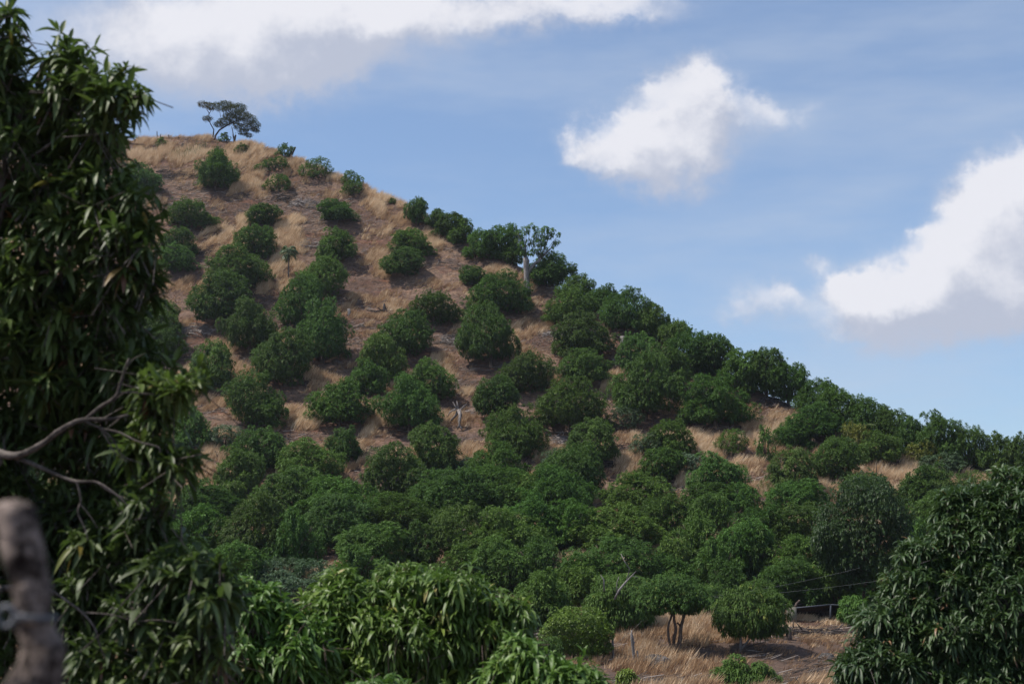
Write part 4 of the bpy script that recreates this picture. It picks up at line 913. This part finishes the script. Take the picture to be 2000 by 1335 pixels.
# (5) big dark tree at left
blob_tree('mango_tree', -120, 1900, [
   (-10,90,50,60,0),(10,170,60,70,.2),(130,160,60,65,0),(190,165,60,50,-.1),(230,215,50,55,-.2),(100,230,90,60,.2),(255,180,28,30,-.2),(130,105,38,26,0),
   (60,330,110,90,.3),(180,290,70,40,.1),(150,400,110,80,.2),(230,420,65,60,-.1),(250,500,60,60,-.1),(120,520,140,110,.3),(240,570,60,60,0),(260,720,70,50,.1),(150,740,120,60,.4),(285,470,30,30,-.2),(20,60,30,40,0),(45,215,40,50,.1),(60,640,120,120,.4),(190,660,90,80,.3),(30,480,90,120,.3),
   (300,760,40,42,-.3),(350,760,38,30,-.4),(300,860,60,50,-.2),(340,900,40,50,-.3),(200,870,90,70,.5),(60,820,90,90,.6),(300,970,50,50,-.2),(150,1000,100,80,.6),(250,1060,90,70,.1),
   (360,1110,70,45,-.3),(410,1150,45,50,-.4),(330,1190,90,70,-.2),(390,1240,60,80,-.3),(220,1180,90,80,.2),(120,1200,100,100,.4),(300,1300,120,70,-.1),(60,1330,120,90,.4),(100,1080,120,90,.9),(20,1150,100,90,.8),(200,1100,80,80,.8),(-80,500,120,400,.6),(-80,1100,120,300,.5)],
  [[(-120,2300,60),(-115,1800,50),(-110,1300,44),(-90,1000,34),(-60,700,24),(-10,400,16),(30,250,8),(60,180,4)],
   [(-100,1000,26,-.1),(-40,890,16,-.4),(30,890,11,-.7),(80,868,9,-.75),(120,838,8,-.8),(160,820,7,-.8),(215,818,5,-.8),(250,810,3,-.8)],
   [(165,820,6,-.8),(195,795,5.4,-.8),(225,775,5,-.85),(236,745,4.4,-.85),(246,715,3.8,-.9),(252,700,2.6,-.9)],[(232,768,3,-.85),(252,766,2.4,-.85),(300,770,1.5,-.8)],
   [(246,718,2.2,-.9),(262,700,1.8,-.9),(285,690,1,-.9)],[(165,822,4,-.8),(195,835,3.4,-.8),(235,845,3,-.82),(270,862,2.4,-.85),(308,872,1.8,-.85),(312,884,1,-.85)],
   [(200,838,2.6,-.8),(222,860,2.2,-.8),(240,890,1.6,-.8),(280,905,1,-.8)],[(195,836,2.4,-.8),(212,862,2,-.8),(225,884,1.5,-.8),(250,902,1,-.8)],
   [(20,888,9,-.65),(50,900,7,-.7),(85,915,6,-.72),(120,930,5.4,-.75),(150,940,5,-.78),(190,942,4,-.8),(230,968,3,-.8),(250,988,1.5,-.8)],[(150,940,3.6,-.78),(158,975,3,-.78),(152,1000,2.4,-.78),(165,1030,2,-.78),(172,1055,1,-.78)],[(158,985,2,-.78),(178,1010,1.6,-.78),(190,1030,1,-.78)],
   [(190,942,2.6,-.8),(215,960,2,-.8),(250,975,1.5,-.8)],[(80,1140,5,-.3),(120,1165,4,-.4),(160,1195,3.8,-.45),(185,1225,3.2,-.5),(195,1260,2.4,-.5),(208,1290,1.4,-.5)],
   [(160,1195,2.4,-.45),(220,1200,2.2,-.5),(265,1212,2,-.5),(310,1210,1.6,-.55),(355,1218,1.0,-.55)],[(0,900,7,-.6),(-60,940,10,-.2)],[(0,1150,8,-.1),(80,1140,5,-.3)],[(-100,1200,14,0),(0,1150,9,-.2)],
   [(-60,640,14),(10,400,8,.1),(50,320,6,0),(100,280,5,-.1),(160,230,3,-.1),(200,190,1.5,-.1)],[(10,400,6,.1),(90,430,4,0),(160,460,2,-.1)],[(-60,700,12,.1),(30,560,7,.1),(130,520,4,0),(220,500,2,0)]],
   'near_leaf', 'limb_bark', 'large dark mango tree with drooping leaves filling the left edge foreground', n=3800, L=.20, wr=.21, k=9, hi=True, depth=10.5, seed=55, inner=.45, tipstem=True, up=.6, thick=.9, droop=(.05, 1.05))

# ------------------------------------------------------------------ fence post in front, lower left
D0 = 2.7
def fp(u, v, dy=0): return at(u, v, D0 + dy)
prof = [(1700,62,92),(1400,64,52),(1335,66,56),(1290,82,44),(1262,88,40),(1240,76,36),(1215,70,32),(1180,62,36),(1150,60,38),(1130,58,36),(1105,50,40),(1060,42,40),(1020,34,40),(990,28,38),(978,30,22)]
n1_ = 20; V = []; F = []; sc = D0 / FPX
pr = []
for i in range(len(prof) - 1):
    for k in range(5):
        t_ = k / 5; pr.append([prof[i][j] * (1 - t_) + prof[i + 1][j] * t_ for j in range(3)])
pr.append(prof[-1])
for j, (v, u, r) in enumerate(pr):
    for i in range(n1_):
        a = 2 * math.pi * i / n1_; rr = r * sc * (1 + .42 * (float(fbm(np.array([math.cos(a) * 1.6 + 9]), np.array([v / 30 + math.sin(a) * 1.6]), 3)[0]) - .5))
        q_ = fp(u, v); V.append((q_.x + rr * math.cos(a), q_.y + rr * math.sin(a), q_.z))
for j in range(len(pr) - 1):
    for i in range(n1_): F.append((j * n1_ + i, j * n1_ + (i + 1) % n1_, (j + 1) * n1_ + (i + 1) % n1_, (j + 1) * n1_ + i))
q_ = fp(prof[-1][1], prof[-1][0]); V.append((q_.x, q_.y, q_.z + .004)); L_ = len(V) - 1; F3 = [((len(pr) - 1) * n1_ + i, (len(pr) - 1) * n1_ + (i + 1) % n1_, L_) for i in range(n1_)]
vl = np.array(V); bp = Vector((fp(64, 1700).x, D0, -1.85)); vl = vl - np.array(bp); vl[:n1_, 2] = -.1
root = empty('gnarled_post', bp); tag(root, 'blurred gnarled wooden fence post with wire at the lower left edge', 'post')
mb = MB(); mb.add(vl, F3, F); mb.build('post', M['post_wood'], root)
mb = MB()
def ring(mb, v, u, r, tilt, n=20, rad=.0035):
    pts = []
    for i in range(n + 1):
        a = 2 * math.pi * i / n; q_ = fp(u, v) - bp; pts.append((q_.x + r * sc * 1.08 * math.cos(a), q_.y + r * sc * 1.08 * math.sin(a), q_.z + tilt * math.cos(a)))
    mb.tube(pts, [rad] * (n + 1), 6)
ring(mb, 1203, 70, 36, -.002); ring(mb, 1208, 70, 36, .001); mb.build('wire', M['wire'], root)
mb = MB()
for j in range(3):
    pts = []
    for i in range(15):
        a = 2 * math.pi * i / 14; q_ = fp(12 + 17 * math.cos(a) * (1 - .08 * j), 1203 + 20 * math.sin(a) * (1 - .06 * j), -.08 + .01 * j) - bp; pts.append(tuple(q_))
    mb.tube(pts, [.0045] * 15, 6)
for j in range(2): mb.tube([tuple(fp(28, 1200 + 5 * j, -.07) - bp), tuple(fp(50, 1203 + 4 * j, -.09) - bp)], [.004] * 2, 6)
mb.tube([tuple(fp(-2, 1206, -.07) - bp), tuple(fp(-300, 1225, .1) - bp)], [.004] * 2, 6)
mb.build('wire_knot', M['wire'], root)

# ------------------------------------------------------------------ thin air haze
mb = MB(); mb.box((0, 150, 30.5), (18500, 18500, 93)); hz = mb.mesh('haze', smooth=False)
m, q, out = newmat('haze_air'); pv = q.n('ShaderNodeVolumePrincipled'); pv.inputs['Color'].default_value = (0.80, 0.87, 1.0, 1); pv.inputs['Density'].default_value = 0.00013; pv.inputs['Anisotropy'].default_value = 0.3
q.link(pv.outputs[0], out.inputs['Volume']); ho = link('haze', hz, m); tag(ho, 'faint bluish air haze over the hillside', 'haze', kind='stuff')

# ------------------------------------------------------------------ labels for the hill trees
MARKS = [('the lone hilltop tree',450,230),('the V shaped dead trunk',570,295),('the small fan palm',563,500),('the pale pollard',1030,520),('the upturned stump',750,605),('the silver dead stump',898,815),
         ('the grey sawn trunk',1217,672),('the yellow shrub',1806,890),('the pale fronded palm',1680,830),('the black brush heap',725,892),('the stacked dark poles',1222,880),('the squat black summit stump',356,288),
         ('the dark bent log',1500,975),('the tall thin clearing post',1712,920),('the white bare branches',378,650),('the spire at right',1983,860),('the dead silver branch',1215,1120),('the lime green tree',1128,1240),('the crooked stemmed tree',1318,1170),('the tall very dark tree',1692,1050),('the domed foreground mango',800,1170),('the reddish dead sapling',500,1120),('the grey brush shelf',425,890),('the shed',1620,1190)]
ORD = ['nearest', 'second nearest', 'third nearest', 'fourth nearest', 'fifth nearest', 'sixth nearest', 'seventh nearest', 'eighth nearest', 'ninth nearest', 'tenth nearest', 'eleventh nearest', 'twelfth nearest', 'thirteenth nearest', 'fourteenth nearest', 'fifteenth nearest', 'sixteenth nearest']
NUM = ['first', 'second', 'third', 'fourth', 'fifth', 'sixth', 'seventh', 'eighth', 'ninth', 'tenth', 'eleventh', 'twelfth', 'thirteenth', 'fourteenth', 'fifteenth', 'sixteenth']
ROWN = ['topmost', 'second', 'third', 'fourth', 'lowest']
def dirw(du, dv):
    a = math.degrees(math.atan2(-dv, du)) % 360
    return ['right of', 'upper right of', 'above', 'upper left of', 'left of', 'lower left of', 'below', 'lower right of'][int(((a + 22.5) % 360) // 45)]
buckets = {}
for h in HILL:
    if 'row' in h: continue
    m_ = min(MARKS, key=lambda m_: math.hypot(m_[1] - h['u'], m_[2] - h['v'])); h['mk'] = (m_[0], dirw(h['u'] - m_[1], h['v'] - m_[2])); h['ds'] = math.hypot(m_[1] - h['u'], m_[2] - h['v'])
    buckets.setdefault((h['kind'],) + h['mk'], []).append(h)
CATW = {'mango': ('mango tree', 'tree', 'mango trees on the hillside'), 'shrub': ('young open shrub', 'shrub', 'young shrubs on the hilltop'), 'grey': ('grey green bush', 'bush', 'grey green bushes on the slope'), 'yellow': ('yellow leaved shrub', 'shrub', 'yellow shrubs by the clearing')}
for key, L_ in buckets.items():
    L_.sort(key=lambda h: h['ds'])
    for i, h in enumerate(L_):
        wd, cat, grp_ = CATW[h['kind']]
        size = ('broad' if h['w'] > 108 else 'small' if h['w'] < 70 else 'medium') if h['kind'] == 'mango' else ''
        form = 'low ' if h['h'] < .62 * h['w'] else 'tall ' if h['h'] > .97 * h['w'] else ''
        if h['kind'] != 'mango': form = ''
        lab = (size + ' ' + form + wd + ', ' + (ORD[i] + ' ' if len(L_) > 1 else '') + key[2] + ' ' + key[1]).strip().replace('  ', ' ')
        if h['kind'] == 'yellow': lab = 'yellow flowering shrub in the right clearing' if h['u'] > 1750 else 'yellow green shrub under the pale fronded palm'
        h['o'].name = {'mango': 'mango_tree', 'shrub': 'young_shrub', 'grey': 'grey_bush', 'yellow': 'yellow_shrub'}[h['kind']]
        tag(h['o'], lab, cat, grp_)
print('objects', len(bpy.data.objects), 'top', len([o for o in bpy.data.objects if o.parent is None]))
